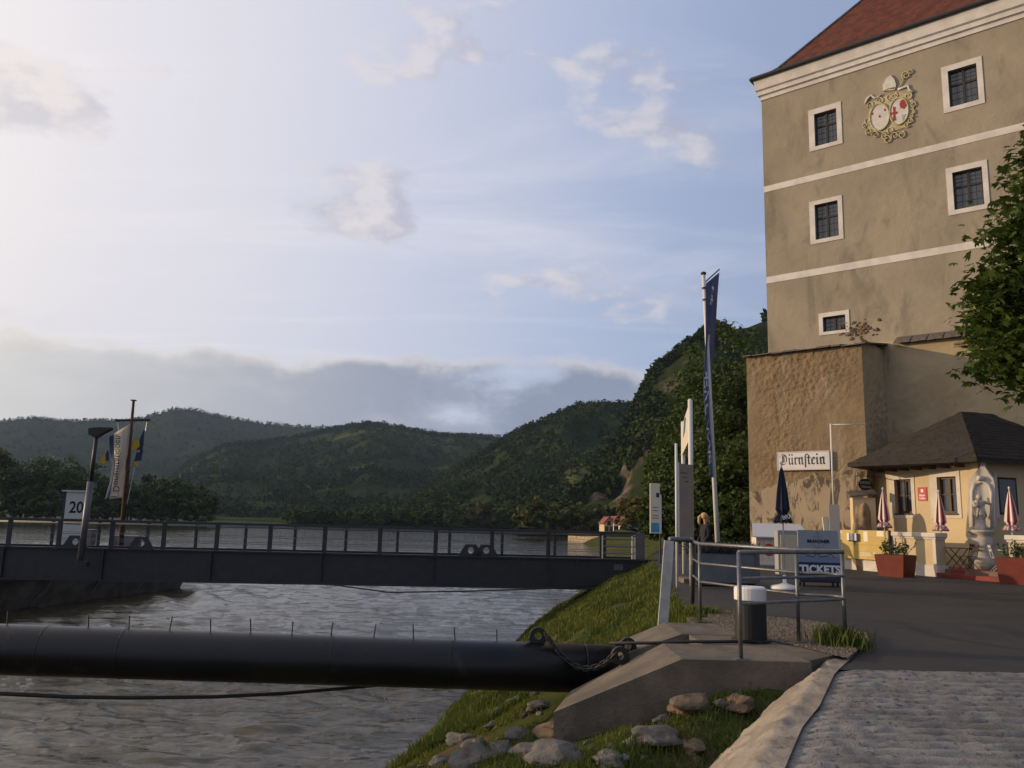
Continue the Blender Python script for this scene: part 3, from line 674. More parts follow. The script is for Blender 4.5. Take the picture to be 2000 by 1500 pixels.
# cornice profile swept along the eave (front and left side)
co = MB(); steps = [(0, -.02, .05), (.22, -.02, .09), (.25, .02, .15), (.50, .02, .20), (.53, .05, .24), (.9, .10, .27), (1.12, .3, .31)]
for (w0, _, n), (w1, _, n2) in zip(steps[:-1], steps[1:]):
    b0, b1 = EAVE - .1 + w0, EAVE - .1 + w1
    co.hexa([TF.at(-n, b0, n), TF.at(TL_, b0, n), TF.at(TL_, b0, -TD), TF.at(-n, b0, -TD), TF.at(-n2 if w0 > .5 else -n, b1, n2 if w0 > .5 else n), TF.at(TL_, b1, n2 if w0 > .5 else n), TF.at(TL_, b1, -TD), TF.at(-n2 if w0 > .5 else -n, b1, -TD)])
co.build('cornice', m_white, tower)
RZ = EAVE + 1.06; OV = .34
g = MB(); g.tube([TF.at(-OV - .05, RZ, OV + .06), TF.at(TL_, RZ, OV + .06)], .10, 8); g.tube([TF.at(-OV - .05, RZ, OV + .06), TF.at(-OV - .05, RZ, -TD)], .10, 8); g.build('gutter', m_gutter, tower)
# roof: bellcast hip; every tile is a real piece, joined per slope
def roof_h(d):                      # height over the eave at distance d from the edge
    return d * .62 if d < .9 else .56 + (d - .9) * 1.28
prof = [(d, roof_h(d)) for d in (0, .3, .6, .9, 1.3, 2, 3, 4.5, 7)]
rf = MB(); L0, L1, N1 = -OV, TL_, OV
for (d0, h0), (d1, h1) in zip(prof[:-1], prof[1:]):
    rf.poly([TF.at(L0 + d0, RZ + h0, N1 - d0), TF.at(L1, RZ + h0, N1 - d0), TF.at(L1, RZ + h1, N1 - d1), TF.at(L0 + d1, RZ + h1, N1 - d1)])
    rf.poly([TF.at(L0 + d0, RZ + h0, N1 - d0), TF.at(L0 + d1, RZ + h1, N1 - d1), TF.at(L0 + d1, RZ + h1, -TD), TF.at(L0 + d0, RZ + h0, -TD)])
roof = rf.build('roof', m_tile, tower)
tv = []; tf = []; d = .02; row = 0; rs = random.Random(4)
while d < 6.6:
    nd = d + .15 / math.hypot(1, .62 if d < .9 else 1.28) * 1.25; h0, h1 = roof_h(d), roof_h(nd); u = L0 + d + (.09 if row % 2 else 0)
    while u < 15.5:
        k = len(tv); lift = .045 + rs.random() * .02; a, b = u + .006, u + .174
        for uu in (a, b): tv.append(tuple(TF.at(uu, RZ + h0 + lift, N1 - d + .02)))
        for uu in (b, a): tv.append(tuple(TF.at(uu, RZ + h1 + .012, N1 - nd)))
        for uu in (a, b): tv.append(tuple(TF.at(uu, RZ + h0 - .01, N1 - d + .02)))
        tf += [(k, k + 1, k + 2, k + 3), (k + 4, k + 5, k + 1, k)]; u += .18
    d = nd; row += 1
o = mesh_np('roof_tiles', tv, tf, m_tile, roof); o['kind'] = 'stuff'
hp = MB(); d = 0
for i in range(38):
    d = i * .19; p0 = TF.at(L0 + d, RZ + roof_h(d) + .03, N1 - d); p1 = TF.at(L0 + d + .24, RZ + roof_h(d + .24) + .06, N1 - d - .24); hp.tube([p1, p0], [.07, .10], 6)
o = hp.build('hip_tiles', m_slate, roof); o['kind'] = 'stuff'
# coat of arms
m_gold = mat('ochre_stucco', (.50, .43, .25), (.40, .33, .18), 5, .8, .4, 25); m_ivory = mat('ivory_stucco', (.62, .58, .52), (.50, .46, .42), 3, .8, .2, 20); m_red = mat('red_paint', (.30, .045, .03), None, rough=.8); m_grey = mat('grey_stucco', (.33, .33, .35), None, rough=.8)
coat = thing('coat_of_arms', TF.at(*TF.hit(1740, 285), .02), 'painted stucco coat of arms with mitre, crozier and two oval shields', 'coat of arms')
def tp(x, y, n=.03): return TF.at(*TF.hit(x, y), n)
def zc(zx, zy): return 1660 + zx / 7.894, 110 + zy / 7.894
def curl(pts, r, n=.05): return [tp(*zc(x, y), n) for x, y in pts]
def spiral(cx, cy, r, a0, turns=1.4, n=.05):
    return [tp(*zc(cx + r * (1 - t * .75) * math.cos(a0 + t * turns * 6.28), cy + r * (1 - t * .75) * math.sin(a0 + t * turns * 6.28)), n) for t in np.linspace(0, 1, 18)]
def oval(cx, cy, rx, ry, rot=.12, n=24): return [(cx + rx * math.cos(a) * math.cos(rot) - ry * math.sin(a) * math.sin(rot), cy + rx * math.cos(a) * math.sin(rot) + ry * math.sin(a) * math.cos(rot)) for a in np.linspace(0, 2 * math.pi, n, endpoint=False)]
def plate(name, pts, m, n0, n1, par=coat): return MB().prism(TF, [TF.hit(*zc(*p)) for p in pts], n0, n1).build(name, m, par)
plate('cartouche', [(330, 720), (500, 640), (620, 600), (760, 560), (950, 580), (990, 760), (980, 940), (900, 1080), (760, 1130), (650, 1160), (500, 1180), (340, 1150), (260, 1080), (290, 900)], m_gold, .0, .035)
for cx, cy, rx, ry in ((465, 945, 140, 200), (765, 855, 135, 200)):
    s_ = plate('shield', oval(cx, cy, rx, ry), m_ivory, .035, .075); MB().tube([tp(*zc(x, y), .08) for x, y in oval(cx, cy, rx + 8, ry + 8)], .035, 6, closed=True).build('shield_rim', m_gold, s_, smooth=True)
    if cx > 600:
        plate('red_cross', [(670, 790), (705, 790), (702, 865), (738, 860), (738, 895), (702, 900), (715, 1000), (665, 1000), (678, 900), (640, 910), (640, 880), (676, 872)], m_red, .075, .095, s_)
        plate('red_heart', [(790, 700), (830, 670), (865, 700), (880, 760), (835, 820), (785, 800), (772, 750)], m_red, .075, .10, s_); plate('dark_bird', [(800, 905), (820, 930), (870, 900), (845, 940), (835, 1000), (815, 1000), (815, 945)], m_grey, .075, .09, s_)
    else:
        for (x, y) in ((545, 835), (355, 895), (465, 935)): plate('red_flower', [(x - 22, y), (x - 8, y - 10), (x, y - 24), (x + 8, y - 8), (x + 22, y), (x + 8, y + 9), (x, y + 24), (x - 8, y + 8)], m_red, .075, .09, s_)
plate('mitre', [(520, 545), (515, 450), (560, 360), (630, 300), (690, 360), (718, 440), (710, 510), (690, 530)], m_ivory, 0, .09)
MB().tube(curl([(520, 545), (600, 510), (705, 500)], .02, .1), .03, 6).build('mitre_band', m_gold, coat, smooth=True)
cz_ = MB().tube(curl([(740, 520), (790, 440), (830, 375)], 0), .025, 6); cz_.tube(spiral(870, 300, 70, 1.9, 1.6), .028, 6); cz_.tube(spiral(940, 250, 45, 2.8, 1.2), .025, 6); cz_.build('crozier', m_gold, coat, smooth=True)
for pts in ([(240, 740), (270, 670), (325, 610), (380, 650), (440, 640), (490, 595)], [(740, 520), (830, 490), (895, 460), (920, 520), (990, 560)]):
    MB().tube(curl(pts, 0), [.04, .06, .06, .05, .05, .03][:len(pts)], 6).build('ribbon', m_ivory, coat, smooth=True)
for i, (x, y, r, a) in enumerate([(285, 1000, 70, 0), (240, 1070, 50, 1), (300, 1170, 60, 2), (400, 1220, 65, 3), (575, 1290, 75, 4), (540, 1230, 60, .5), (700, 1230, 65, 2.2), (800, 1215, 60, 5), (930, 1000, 60, 3.3), (970, 870, 70, 1), (975, 750, 55, 4), (880, 1060, 50, .2), (480, 690, 60, 3), (690, 620, 60, 5), (900, 620, 75, 4.5), (330, 760, 60, 2.5), (620, 640, 55, 1.2), (640, 1150, 60, 2)]):
    MB().tube(spiral(x, y, r, a, 1.2), .026, 6).build('scroll', m_gold, coat, smooth=True)
# ---- buttress in front of the tower, slate coping
BO = P(1465, 1030, 37); BF = Frame((BO.x, BO.y, Z0), R(-40)); BU = BF.hit(1693, 900)[0]
BW = BF.hit(1466, 697)[1]; BD = (BF.o - TF.o).dot(TF.n)
butt = thing('buttress', BF.at(BU / 2, 0, -BD / 2), 'massive rough brown plastered buttress with slate coping in front of the tower', 'buttress')
# relief: a displaced grid on front and right side
def relief(name, P0, du, dw, nrm, nu, nw, amp, m, par, w_of=None):
    v = []
    for j in range(nw + 1):
        for i in range(nu + 1):
            a, b = i / nu, j / nw; p = P0 + du * a + dw * b
            e = min(1, min(a, 1 - a) * 14)
            hgt = mnoise.fractal(p * .9, 1, 2, 4) * .35 + mnoise.fractal(p * 5.0, .8, 2, 4) * .65
            rough_ = (.25 + 1.6 * max(0, min(1, .5 + 1.3 * mnoise.noise(p * .45 + Vector((3, 1, 7)))))) if (name != 'front_face' or b > .34) else .2
            v.append(tuple(p + nrm * (amp * hgt * rough_ * e)))
    f = [(j * (nu + 1) + i, j * (nu + 1) + i + 1, (j + 1) * (nu + 1) + i + 1, (j + 1) * (nu + 1) + i) for j in range(nw) for i in range(nu)]
    return mesh_np(name, v, f, m, par, smooth=True)
TOPH = BW
def butt_mat():
    M = m_butt; k = N(M.node_tree); bb = k.n['Principled BSDF']
    return M
relief('front_face', BF.at(0, -.2), BF.u * BU, Vector((0, 0, TOPH + .2)), BF.n, 190, 320, .030, m_butt, butt)
relief('side_face', BF.at(BU, -.2), -BF.n * (BD + .3), Vector((0, 0, TOPH + .5)), BF.u, 70, 180, .05, m_lower, butt)
MB().poly([BF.at(0, -.2), BF.at(0, TOPH + .1), BF.at(0, TOPH + .6, -BD), BF.at(0, -.2, -BD)]).build('left_face', m_butt, butt)
# paler smooth render and black stains on the foot of the buttress
m_foot = plaster('pale_render', (.37, .29, .195), (.31, .24, .165), (.030, .024, .02), s=.6, bump=.35, stain_s=1.9, lo3=.485, hi3=.56)
fp = []
for i in range(41):
    a = i / 40; fp.append((.02 + a * (BU - .04), 3.3 + .35 * mnoise.noise(Vector((a * 5, 1, 2))) + .12 * mnoise.noise(Vector((a * 22, 3, 2))) + (.5 if a > .55 else -.2 + a)))
MB().prism(BF, [(.02, 0), (BU - .02, 0)] + fp[::-1], -.05, .035).build('foot_render', m_foot, butt)
cop = random.Random(3); u = -.12
while u < BU + .1:
    w_ = cop.uniform(.35, .62); t = .05 + cop.random() * .04; u1 = min(u + w_, BU + .22); fw = .16 + cop.random() * .10; z0 = TOPH - .03 + cop.random() * .03
    MB().hexa([BF.at(u, z0, fw), BF.at(u1 - .01, z0 + .01, fw + .02), BF.at(u1 - .01, z0 + .62, -BD), BF.at(u, z0 + .62, -BD), BF.at(u, z0 + t, fw - .02), BF.at(u1 - .01, z0 + t, fw), BF.at(u1 - .01, z0 + .62 + t, -BD), BF.at(u, z0 + .62 + t, -BD)]).build('slate_slab', m_slate, butt); u = u1
# lower thicker wall to the right with its own slate ledge
LU = TF.hit(1755, 660)[0]; LW = TF.hit(1755, 668)[1]; L0W = LW - .15
low = thing('plinth_wall', TF.at(LU + 6, 0, .3), 'stained thick plinth wall under a slate ledge behind the cafe', 'wall')
relief('wall_face', TF.at(LU - 2.4, 0, .45), TF.u * 17, Vector((0, 0, L0W)), TF.n, 160, 90, .04, m_lower, low)
u = LU - .05
while u < LU + 12:
    w_ = cop.uniform(.5, .9); MB().hexa([TF.at(u, L0W - .06, .72), TF.at(u + w_ - .02, L0W - .04, .75), TF.at(u + w_ - .02, L0W + .3, -.02), TF.at(u, L0W + .3, -.02), TF.at(u, L0W + .02, .7), TF.at(u + w_ - .02, L0W + .04, .73), TF.at(u + w_ - .02, L0W + .4, -.02), TF.at(u, L0W + .4, -.02)]).build('slate_slab', m_slate, low); u += w_
MB().poly([TF.at(LU - 2.4, L0W, .45), TF.at(LU + 14.6, L0W, .45), TF.at(LU + 14.6, L0W + .25, 0), TF.at(LU - 2.4, L0W + .25, 0)]).build('wall_top', m_lower, low)
m_beam = mat('weathered_beam', (.28, .19, .10), (.16, .11, .06), 6, .9, .5, 30)
for i in range(3): MB().fbox(TF, LU + 2.3 + i * .3, LU + 5.4, L0W - .34 - i * .17, L0W - .26 - i * .17, .42, .52).build('beam', m_beam, low)
# patch of bare rubble beside the little window
pt = MB()
for i in range(70):
    a, w_ = random.gauss(0, .42), random.gauss(0, .24); x, z = TF.hit(1680, 646); pt.blob(TF.at(x + a, z + w_, -.07), random.uniform(.09, .15), 1, 1, .8, 1, .3, 1, i)
o = pt.build('rubble_patch', mrk[1], tower); o['kind'] = 'stuff'

# ================================================================== CAFE
m_cream = plaster('cream_plaster', (.55, .43, .265), (.49, .385, .24), (.41, .32, .20), s=.5, bump=.2, bs=6, stain_s=.4)
m_cwhite = mat('cafe_white', (.58, .53, .46), (.50, .45, .39), 2, .85, .2, 20)
m_brown = mat('brown_window', (.10, .045, .02), (.065, .03, .015), 8, .6)
m_shing = None
def shingle_mat():
    M = bpy.data.materials.new('roof_shingle'); M.use_nodes = True; k = N(M.node_tree); b = k.n['Principled BSDF']; tc = k.add('ShaderNodeTexCoord').outputs['Object']
    k.put(b.inputs['Base Color'], k.mix(k.mapr(k.noise(tc, 3, 6), .35, .65), (.030, .024, .020), (.018, .015, .013))); b.inputs['Roughness'].default_value = .9
    return M
m_shing = shingle_mat()
KC = P(1915, 1000, 29.3); KA = math.atan2(-.954, .30); KL = 5.5
KF = Frame((KC.x, KC.y, Z0), KA); KF = KF.shift(u=-KL)            # origin at the far left corner, u runs to the near corner
KH = KF.hit(1905, 895)[1]
cafe = thing('cafe_building', KF.at(KL / 2, 0, -2), 'low cream plastered cafe with dark shingled hip roof below the tower', 'building')
kw = []
for tl, br, itl, ibr in (((1736, 928), (1790, 1012), (1747, 937), (1783, 1003)), ((1815, 922), (1880, 1012), (1830, 932), (1872, 1003))):
    o = (*KF.hit(*tl), *KF.hit(*br)); i = (*KF.hit(*itl), *KF.hit(*ibr)); kw.append(((o[0], o[2], o[3], o[1]), (i[0], i[2], i[3], i[1])))
us = sorted({0., KL, *[q for r in kw for q in r[1][:2]]}); ws = sorted({0., KH, *[q for r in kw for q in r[1][2:]]}); q = MB()
for i in range(len(us) - 1):
    for j in range(len(ws) - 1):
        cu, cw = (us[i] + us[i + 1]) / 2, (ws[j] + ws[j + 1]) / 2
        if any(r[1][0] < cu < r[1][1] and r[1][2] < cw < r[1][3] for r in kw): continue
        q.poly([KF.at(us[i], ws[j]), KF.at(us[i + 1], ws[j]), KF.at(us[i + 1], ws[j + 1]), KF.at(us[i], ws[j + 1])])
for r in kw:
    a, b, c, d = r[1]
    for p1, p2 in (((a, c), (b, c)), ((b, c), (b, d)), ((b, d), (a, d)), ((a, d), (a, c))): q.poly([KF.at(*p1), KF.at(*p2), KF.at(*p2, -.25), KF.at(*p1, -.25)])
SW = 9.0
q.poly([KF.at(KL, 0), KF.at(KL, KH), KF.at(KL, KH, -SW), KF.at(KL, 0, -SW)]); q.poly([KF.at(0, 0), KF.at(0, KH), KF.at(0, KH, -4), KF.at(0, 0, -4)])
q.build('wall', m_cream, cafe)
RF = Frame(KF.at(KL, 0, 0), math.atan2(.30, .954))                # right-hand wall, facing the camera
def cafe_window(F, e, f_, g, h, o=None, par=cafe):
    if o:
        a, b, c, d = o; s = MB(); s.fbox(F, a, e, c, d, -.02, .03).fbox(F, f_, b, c, d, -.02, .03).fbox(F, e, f_, h, d, -.02, .03).fbox(F, e, f_, c, g, -.02, .03); s.build('window_surround', m_cwhite, par)
    fr = MB(); fr.fbox(F, e, e + .08, g, h, -.2, -.12).fbox(F, f_ - .08, f_, g, h, -.2, -.12).fbox(F, e + .08, f_ - .08, h - .08, h, -.2, -.12).fbox(F, e + .08, f_ - .08, g, g + .09, -.2, -.12)
    cu = (e + f_) / 2; fr.fbox(F, cu - .05, cu + .05, g + .09, h - .08, -.2, -.11); md = g + (h - g) * .52
    fr.fbox(F, e + .08, cu - .05, md - .02, md + .02, -.19, -.13).fbox(F, cu + .05, f_ - .08, md - .02, md + .02, -.19, -.13); w = fr.build('window', m_brown, par)
    for ua, ub in ((e + .08, cu - .05), (cu + .05, f_ - .08)):
        for wa, wb in ((g + .09, md - .02), (md + .02, h - .08)): MB().fbox(F, ua, ub, wa, wb, -.185, -.17).build('pane', m_glass, w)
    MB().fbox(F, e - .04, f_ + .04, g - .05, g, -.12, .07).build('sill', m_dark, w)
for o, i in kw: cafe_window(KF, *i, o)
a = RF.hit(1947, 940)[0]; b = RF.hit(1972, 940)[0]; c = RF.hit(1955, 1005)[1]; d = RF.hit(1955, 932)[1]
MB().fbox(RF, a, b + .3, c, d, -.06, .015).build('window', m_dark, cafe); MB().fbox(RF, a + .08, b + .22, c + .08, d - .08, .015, .022).build('pane', m_glass, cafe)
MB().fbox(RF, a - .15, a, c - .12, d + .15, -.02, .025).build('window_surround', m_cwhite, cafe)
# roof
E1 = KF.at(KL + .55, KH - .05, .6); E0 = P(1655, 906, 32.9); pk = P(1877, 804, 33.0); rdg = pk + RF.u * 9 + Vector((0, 0, -.1)); E2 = RF.at(9.5, KH - .05, .55); bk = KF.at(-.75, KH + .4, -3.0)
def shingles(name, A, B, C, par, rows=26, over=.02):
    """courses laid on triangle A-B (eave) to C (top)"""
    nrm = (B - A).cross(C - A).normalized(); nrm = nrm if nrm.z > 0 else -nrm; v = []; f = []; rs = random.Random(8)
    for r in range(rows):
        t0, t1 = r / rows, min(1, (r + 1.25) / rows); a0, b0, a1, b1 = A.lerp(C, t0), B.lerp(C, t0), A.lerp(C, t1), B.lerp(C, t1); nn = max(2, int((b0 - a0).length / .22)); sh = rs.random() * .5 / nn
        for i in range(nn):
            s0, s1 = min(1, i / nn + sh), min(1, (i + .96) / nn + sh); k = len(v); l = .028 + rs.random() * .014; sg = -.02 * rs.random()
            v += [tuple(a0.lerp(b0, s0) + nrm * l + Vector((0, 0, sg))), tuple(a0.lerp(b0, s1) + nrm * l + Vector((0, 0, sg))), tuple(a1.lerp(b1, s1) + nrm * .008), tuple(a1.lerp(b1, s0) + nrm * .008), tuple(a0.lerp(b0, s0)), tuple(a0.lerp(b0, s1))]; f += [(k, k + 1, k + 2, k + 3), (k + 4, k + 5, k + 1, k)]
    o = mesh_np(name, v, f, m_shing, par); o['kind'] = 'stuff'
r_ = MB(); r_.poly([E0, E1, pk]); r_.poly([E1, E2, rdg, pk]); r_.poly([E0, pk, bk]); r_.poly([pk, rdg, rdg - KF.n * -3, bk]); r_.poly([E0 - Vector((0, 0, .12)), E1 - Vector((0, 0, .12)), E1, E0]); r_.poly([E1 - Vector((0, 0, .12)), E2 - Vector((0, 0, .12)), E2, E1])
r_.poly([E0 - Vector((0, 0, .12)), E1 - Vector((0, 0, .12)), KF.at(KL, KH - .17), KF.at(0, KH - .17)])
cr = r_.build('roof', m_shing, cafe)
shingles('shingles', E0, E1, pk, cr, 30); shingles('shingles', E1, E2, pk, cr, 16); shingles('shingles', E2, rdg, pk, cr, 10)
for i in range(8):
    u = .2 + i * .66; MB().fbox(KF, u, u + .12, KH - .30, KH - .14, -.02, .48).build('rafter_end', m_brown, cafe)
# niche with statue at the corner
nich = MB(); cF = Frame(KF.at(KL, 0, 0), R(-40))
def nz(x, y, n=.25): return cF.hit(x, y, n)
out = [(1893, 1030), (1890, 985), (1891, 945), (1896, 932), (1905, 922), (1914, 912), (1917, 890), (1920, 890), (1924, 912), (1932, 925), (1940, 935), (1943, 950), (1943, 1030)]
nich.prism(cF, [nz(*p) for p in out], -.1, .25); nb = nich.build('niche', m_cwhite, cafe)
MB().tube([cF.at(*nz(x, y), .27) for x, y in [(1900, 1030), (1899, 960), (1905, 945), (1918, 940), (1931, 947), (1937, 962), (1937, 1030)]], .06, 7).build('niche_moulding', m_cwhite, nb, smooth=True)
MB().blob(cF.at(*nz(1918, 935), .28), .17, 1.2, .5, .7, 2, .35, 2.5, 3).build('shell_ornament', m_cwhite, nb, smooth=True)
m_stat = mat('pale_stone', (.46, .41, .35), (.34, .30, .25), 4, .85, .4, 20)
sp = cF.at(nz(1918, 1000)[0], .3, .62)
stat = thing('stone_statue', (sp.x, sp.y, Z0 + .3), 'pale stone saint statue on a round pedestal at the cafe corner', 'statue')
SZ = lambda y: nz(1918, y, .62)[1] + Z0
pb = Vector((sp.x, sp.y, 0)); z0, z1, z2 = Z0 + .3, SZ(1035), SZ(968)
hh = z1 - z0; MB().lathe([(.46, 0), (.46, hh * .28), (.36, hh * .36), (.34, hh * .5), (.40, hh * .62), (.38, hh * .8), (.30, hh * .88), (.42, hh * .93), (.42, hh)], (pb.x, pb.y, z0), 24).build('pedestal', m_stat, stat, smooth=True)
H2 = z2 - z1; cl = MB().lathe([(.24, 0), (.2, H2 * .1), (.16, H2 * .16), (.155, H2 * .34), (.2, H2 * .38)], (pb.x, pb.y, z1), 16); cl.build('column', m_stat, stat, smooth=True)
fg = MB(); b0 = z1 + H2 * .38; s_ = H2 * .62
fg.lathe([(.19, 0), (.21, s_ * .12), (.17, s_ * .32), (.15, s_ * .48), (.20, s_ * .66), (.19, s_ * .74), (.07, s_ * .80), (.06, s_ * .82)], (pb.x, pb.y, b0), 14)
fg.blob((pb.x, pb.y, b0 + s_ * .9), .105, 1, 1, 1.2, 2, .1, 2, 1); fg.blob((pb.x - .12, pb.y - .1, b0 + s_ * .68), .09, 1, 1, 1.2, 2, .2, 2, 2)
fg.tube([(pb.x - .19, pb.y, b0 + s_ * .7), (pb.x - .24, pb.y - .12, b0 + s_ * .5), (pb.x - .08, pb.y - .2, b0 + s_ * .56)], [.06, .055, .04], 7); fg.tube([(pb.x + .19, pb.y, b0 + s_ * .7), (pb.x + .27, pb.y - .1, b0 + s_ * .6), (pb.x + .25, pb.y - .12, b0 + s_ * .9)], [.06, .055, .04], 7)
for i in range(5): a = i * 1.25; fg.tube([(pb.x + .2 * math.cos(a), pb.y + .2 * math.sin(a), b0), (pb.x + .13 * math.cos(a + .3), pb.y + .13 * math.sin(a + .3), b0 + s_ * .6)], [.05, .03], 6)
fg.build('figure', m_stat, stat, smooth=True)
# terrace, steps, parapets
m_step = mat('red_step', (.20, .035, .025), (.14, .026, .02), 3, .7, .2, 30)
pA = G(1640, 1110, Z0); pB = G(1832, 1127, Z0); pC = G(1963, 1138, Z0); pA.z = pB.z = pC.z = 0
PF = Frame((pA.x, pA.y, Z0), math.atan2(pB.y - pA.y, pB.x - pA.x)); PL = (pB - pA).length; PH = PF.hit(1800, 1040)[1]
def parapet(F, L, name, label, panels, depth=.42):
    t = thing(name, F.at(L / 2, 0, -.2), label, 'wall', 'cafe terrace parapets')
    MB().fbox(F, 0, L, 0, PH - .22, -depth, 0).build('wall_body', m_cream, t)
    MB().fbox(F, -.04, L + .04, 0, .38, -depth - .04, .045).build('base_course', m_cwhite, t)
    MB().fbox(F, -.07, L + .07, PH - .16, PH, -depth - .07, .09).build('cap', m_cwhite, t, bevel=.03); MB().fbox(F, -.03, L + .03, PH - .22, PH - .16, -depth - .03, .04).build('cap_moulding', m_cwhite, t)
    for a, b in panels:
        for c in (a, b - .12): MB().fbox(F, c, c + .12, .38, PH - .22, 0, .03).build('pilaster_strip', m_cwhite, t)
    return t
parapet(PF, PL, 'parapet', 'cream and white terrace parapet behind the yellow ticket board', [(PL - 1.9, PL), (PL - 4.0, PL - 2.2)])
rp = G(1975, 1139, Z0); PF2 = Frame((rp.x, rp.y, Z0), math.atan2(pB.y - pA.y, pB.x - pA.x)); parapet(PF2, 3.0, 'parapet', 'terrace parapet cut off by the right edge, behind the right planter', [(.1, 1.8)])
tr = MB(); tz = .28; q4 = [PF.at(.1, 0, -.3), PF.at(PL + 4.6, 0, -.3), KF.at(KL + 4, 0, -3), KF.at(-.2, 0, -.5)]
tr.hexa([(p.x, p.y, Z0 - .1) for p in q4] + [(p.x, p.y, Z0 + tz) for p in q4]); tag(tr.build('terrace_floor', mat('terrace_paving', (.16, .12, .09), (.11, .085, .065), 3, .9)), kind='structure')
dS = (pC - pB).normalized(); SL = (pC - pB).length; SF = Frame((pB.x, pB.y, Z0), math.atan2(dS.y, dS.x))
st = thing('terrace_steps', SF.at(SL / 2, 0, -.4), 'two dark red steps between the terrace parapets', 'steps')
MB().fbox(SF, .02, SL + .1, 0, .15, -.9, .1).build('step', m_step, st, bevel=.01); MB().fbox(SF, .3, SL + .1, .15, .31, -.9, -.25).build('step', m_step, st, bevel=.01)
# ================================================================== CAFE FRONT THINGS
m_blackink = mat('black_paint', (.012, .012, .014), None, rough=.7); m_signwhite = mat('sign_white', (.68, .65, .62), (.60, .57, .54), 2, .5)
m_navy = mat('navy_cloth', (.012, .018, .040), (.008, .012, .028), 6, .85); m_pole = mat('pale_metal', (.52, .50, .47), None, rough=.4, metal=.3); m_galv = mat('galvanised_steel', (.17, .17, .17), (.12, .12, .122), 12, .45, metal=.6)
m_iron = mat('wrought_iron', (.02, .017, .015), None, rough=.6); m_textw = mat('white_lettering', (.66, .66, .66), None, rough=.6)
# town sign with broken-letter writing
sg = thing('town_sign', BF.at(*BF.hit(1570, 918), .06), 'long white board with black gothic letters on the buttress', 'sign')
su0, sw1 = BF.hit(1520, 884); su1, sw0 = BF.hit(1623, 917); 
MB().fbox(BF, su0, su1, sw0, sw1, .05, .14).build('board', m_signwhite, sg, bevel=.01)
fr = MB(); e = .035
fr.fbox(BF, su0 - .01, su1 + .01, sw1 - e, sw1 + .01, .14, .152).fbox(BF, su0 - .01, su1 + .01, sw0 - .01, sw0 + e, .14, .152).fbox(BF, su0 - .01, su0 + e, sw0 + e, sw1 - e, .14, .152).fbox(BF, su1 - e, su1 + .01, sw0 + e, sw1 - e, .14, .152); fr.build('rim', mat('sign_rim', (.5, .47, .43), None, rough=.5), sg)
SH = sw1 - sw0; XH = SH * .40; NIB = Vector((math.cos(R(42)), math.sin(R(42)))) * .165
letters = []
def mi(x): return [[(x - .14, .80), (x, .95), (x, .12), (x + .15, .02)]]
def L_(ch):
    if ch == 'D': return [[(-.05, 1.25), (.15, 1.42), (.62, 1.32), (.86, 1.0), (.84, .4), (.55, .02), (.1, .05), (-.1, .2)], [(.28, 1.25), (.28, .25)], [(.48, 1.2), (.48, .3)], [(-.2, 1.1), (-.05, 1.25)]], 1.15
    if ch == 'u': return mi(.12) + mi(.55) + [[(.2, .04), (.5, .2)]], .86
    if ch == 'U': return L_('u')[0] + [[(.10, 1.40), (.20, 1.26)], [(.50, 1.40), (.60, 1.26)]], .86
    if ch == 'r': return mi(.12) + [[(.2, .75), (.36, .95), (.5, .85)]], .60
    if ch == 'n': return mi(.12) + mi(.55) + [[(.18, .75), (.45, .98)]], .86
    if ch == 's': return [[(.16, -.38), (.16, 1.2), (.3, 1.42), (.5, 1.34)]], .48
    if ch == 't': return [[(.14, 1.25), (.14, .14), (.32, .02)], [(-.06, .92), (.38, .92)]], .50
    if ch == 'e': return [[(.5, .12), (.3, .02), (.12, .16), (.12, .78), (.32, .96), (.5, .78), (.2, .5)]], .74
    if ch == 'i': return mi(.12) + [[(.08, 1.40), (.18, 1.26)]], .50
x = 0; segs = []
for ch in 'DUrnstein':
    st_, adv = L_(ch); segs += [[(a + x, b) for a, b in s] for s in st_]; x += adv
kx = (su1 - su0) * .86 / x; ox = su0 + (su1 - su0) * .07; oy = sw0 + SH * .30; lt = MB()
for i, s in enumerate(segs):
    for j in range(len(s) - 1):
        (a, b), (c, d) = s[j], s[j + 1]; nx_, ny_ = NIB / 2
        pts = [(a - nx_, b - ny_), (a + nx_, b + ny_), (c + nx_, d + ny_), (c - nx_, d - ny_)]
        lt.prism(BF, [(ox + px * kx, oy + py * XH) for px, py in pts], .14, .146 + (i * 7 + j) * .0001)
lt.build('lettering', m_blackink, sg)
# flat enamel plate
rs_ = thing('enamel_sign', KF.at(*KF.hit(1802, 978), .02), 'small red square enamel sign between the cafe windows', 'sign')
a0, b1 = KF.hit(1793, 952); a1, b0 = KF.hit(1812, 978); m_rs = mat('red_enamel', (.42, .035, .03), None, rough=.35)
MB().fbox(KF, a0, a1, b0, b1, .004, .03).build('plate', m_rs, rs_); cu = (a0 + a1) / 2; hgt = b1 - b0; wdt = a1 - a0
text_obj('lettering', 'Mader', KF, cu, b0 + hgt * .40, hgt * .22, m_textw, rs_, .032, bold=.004); text_obj('lettering', 'Kaffee', KF, cu, b0 + hgt * .18, hgt * .22, m_textw, rs_, .032, bold=.004)
MB().fbox(KF, cu - wdt * .14, cu + wdt * .14, b0 + hgt * .62, b0 + hgt * .86, .03, .034).build('emblem', m_textw, rs_)
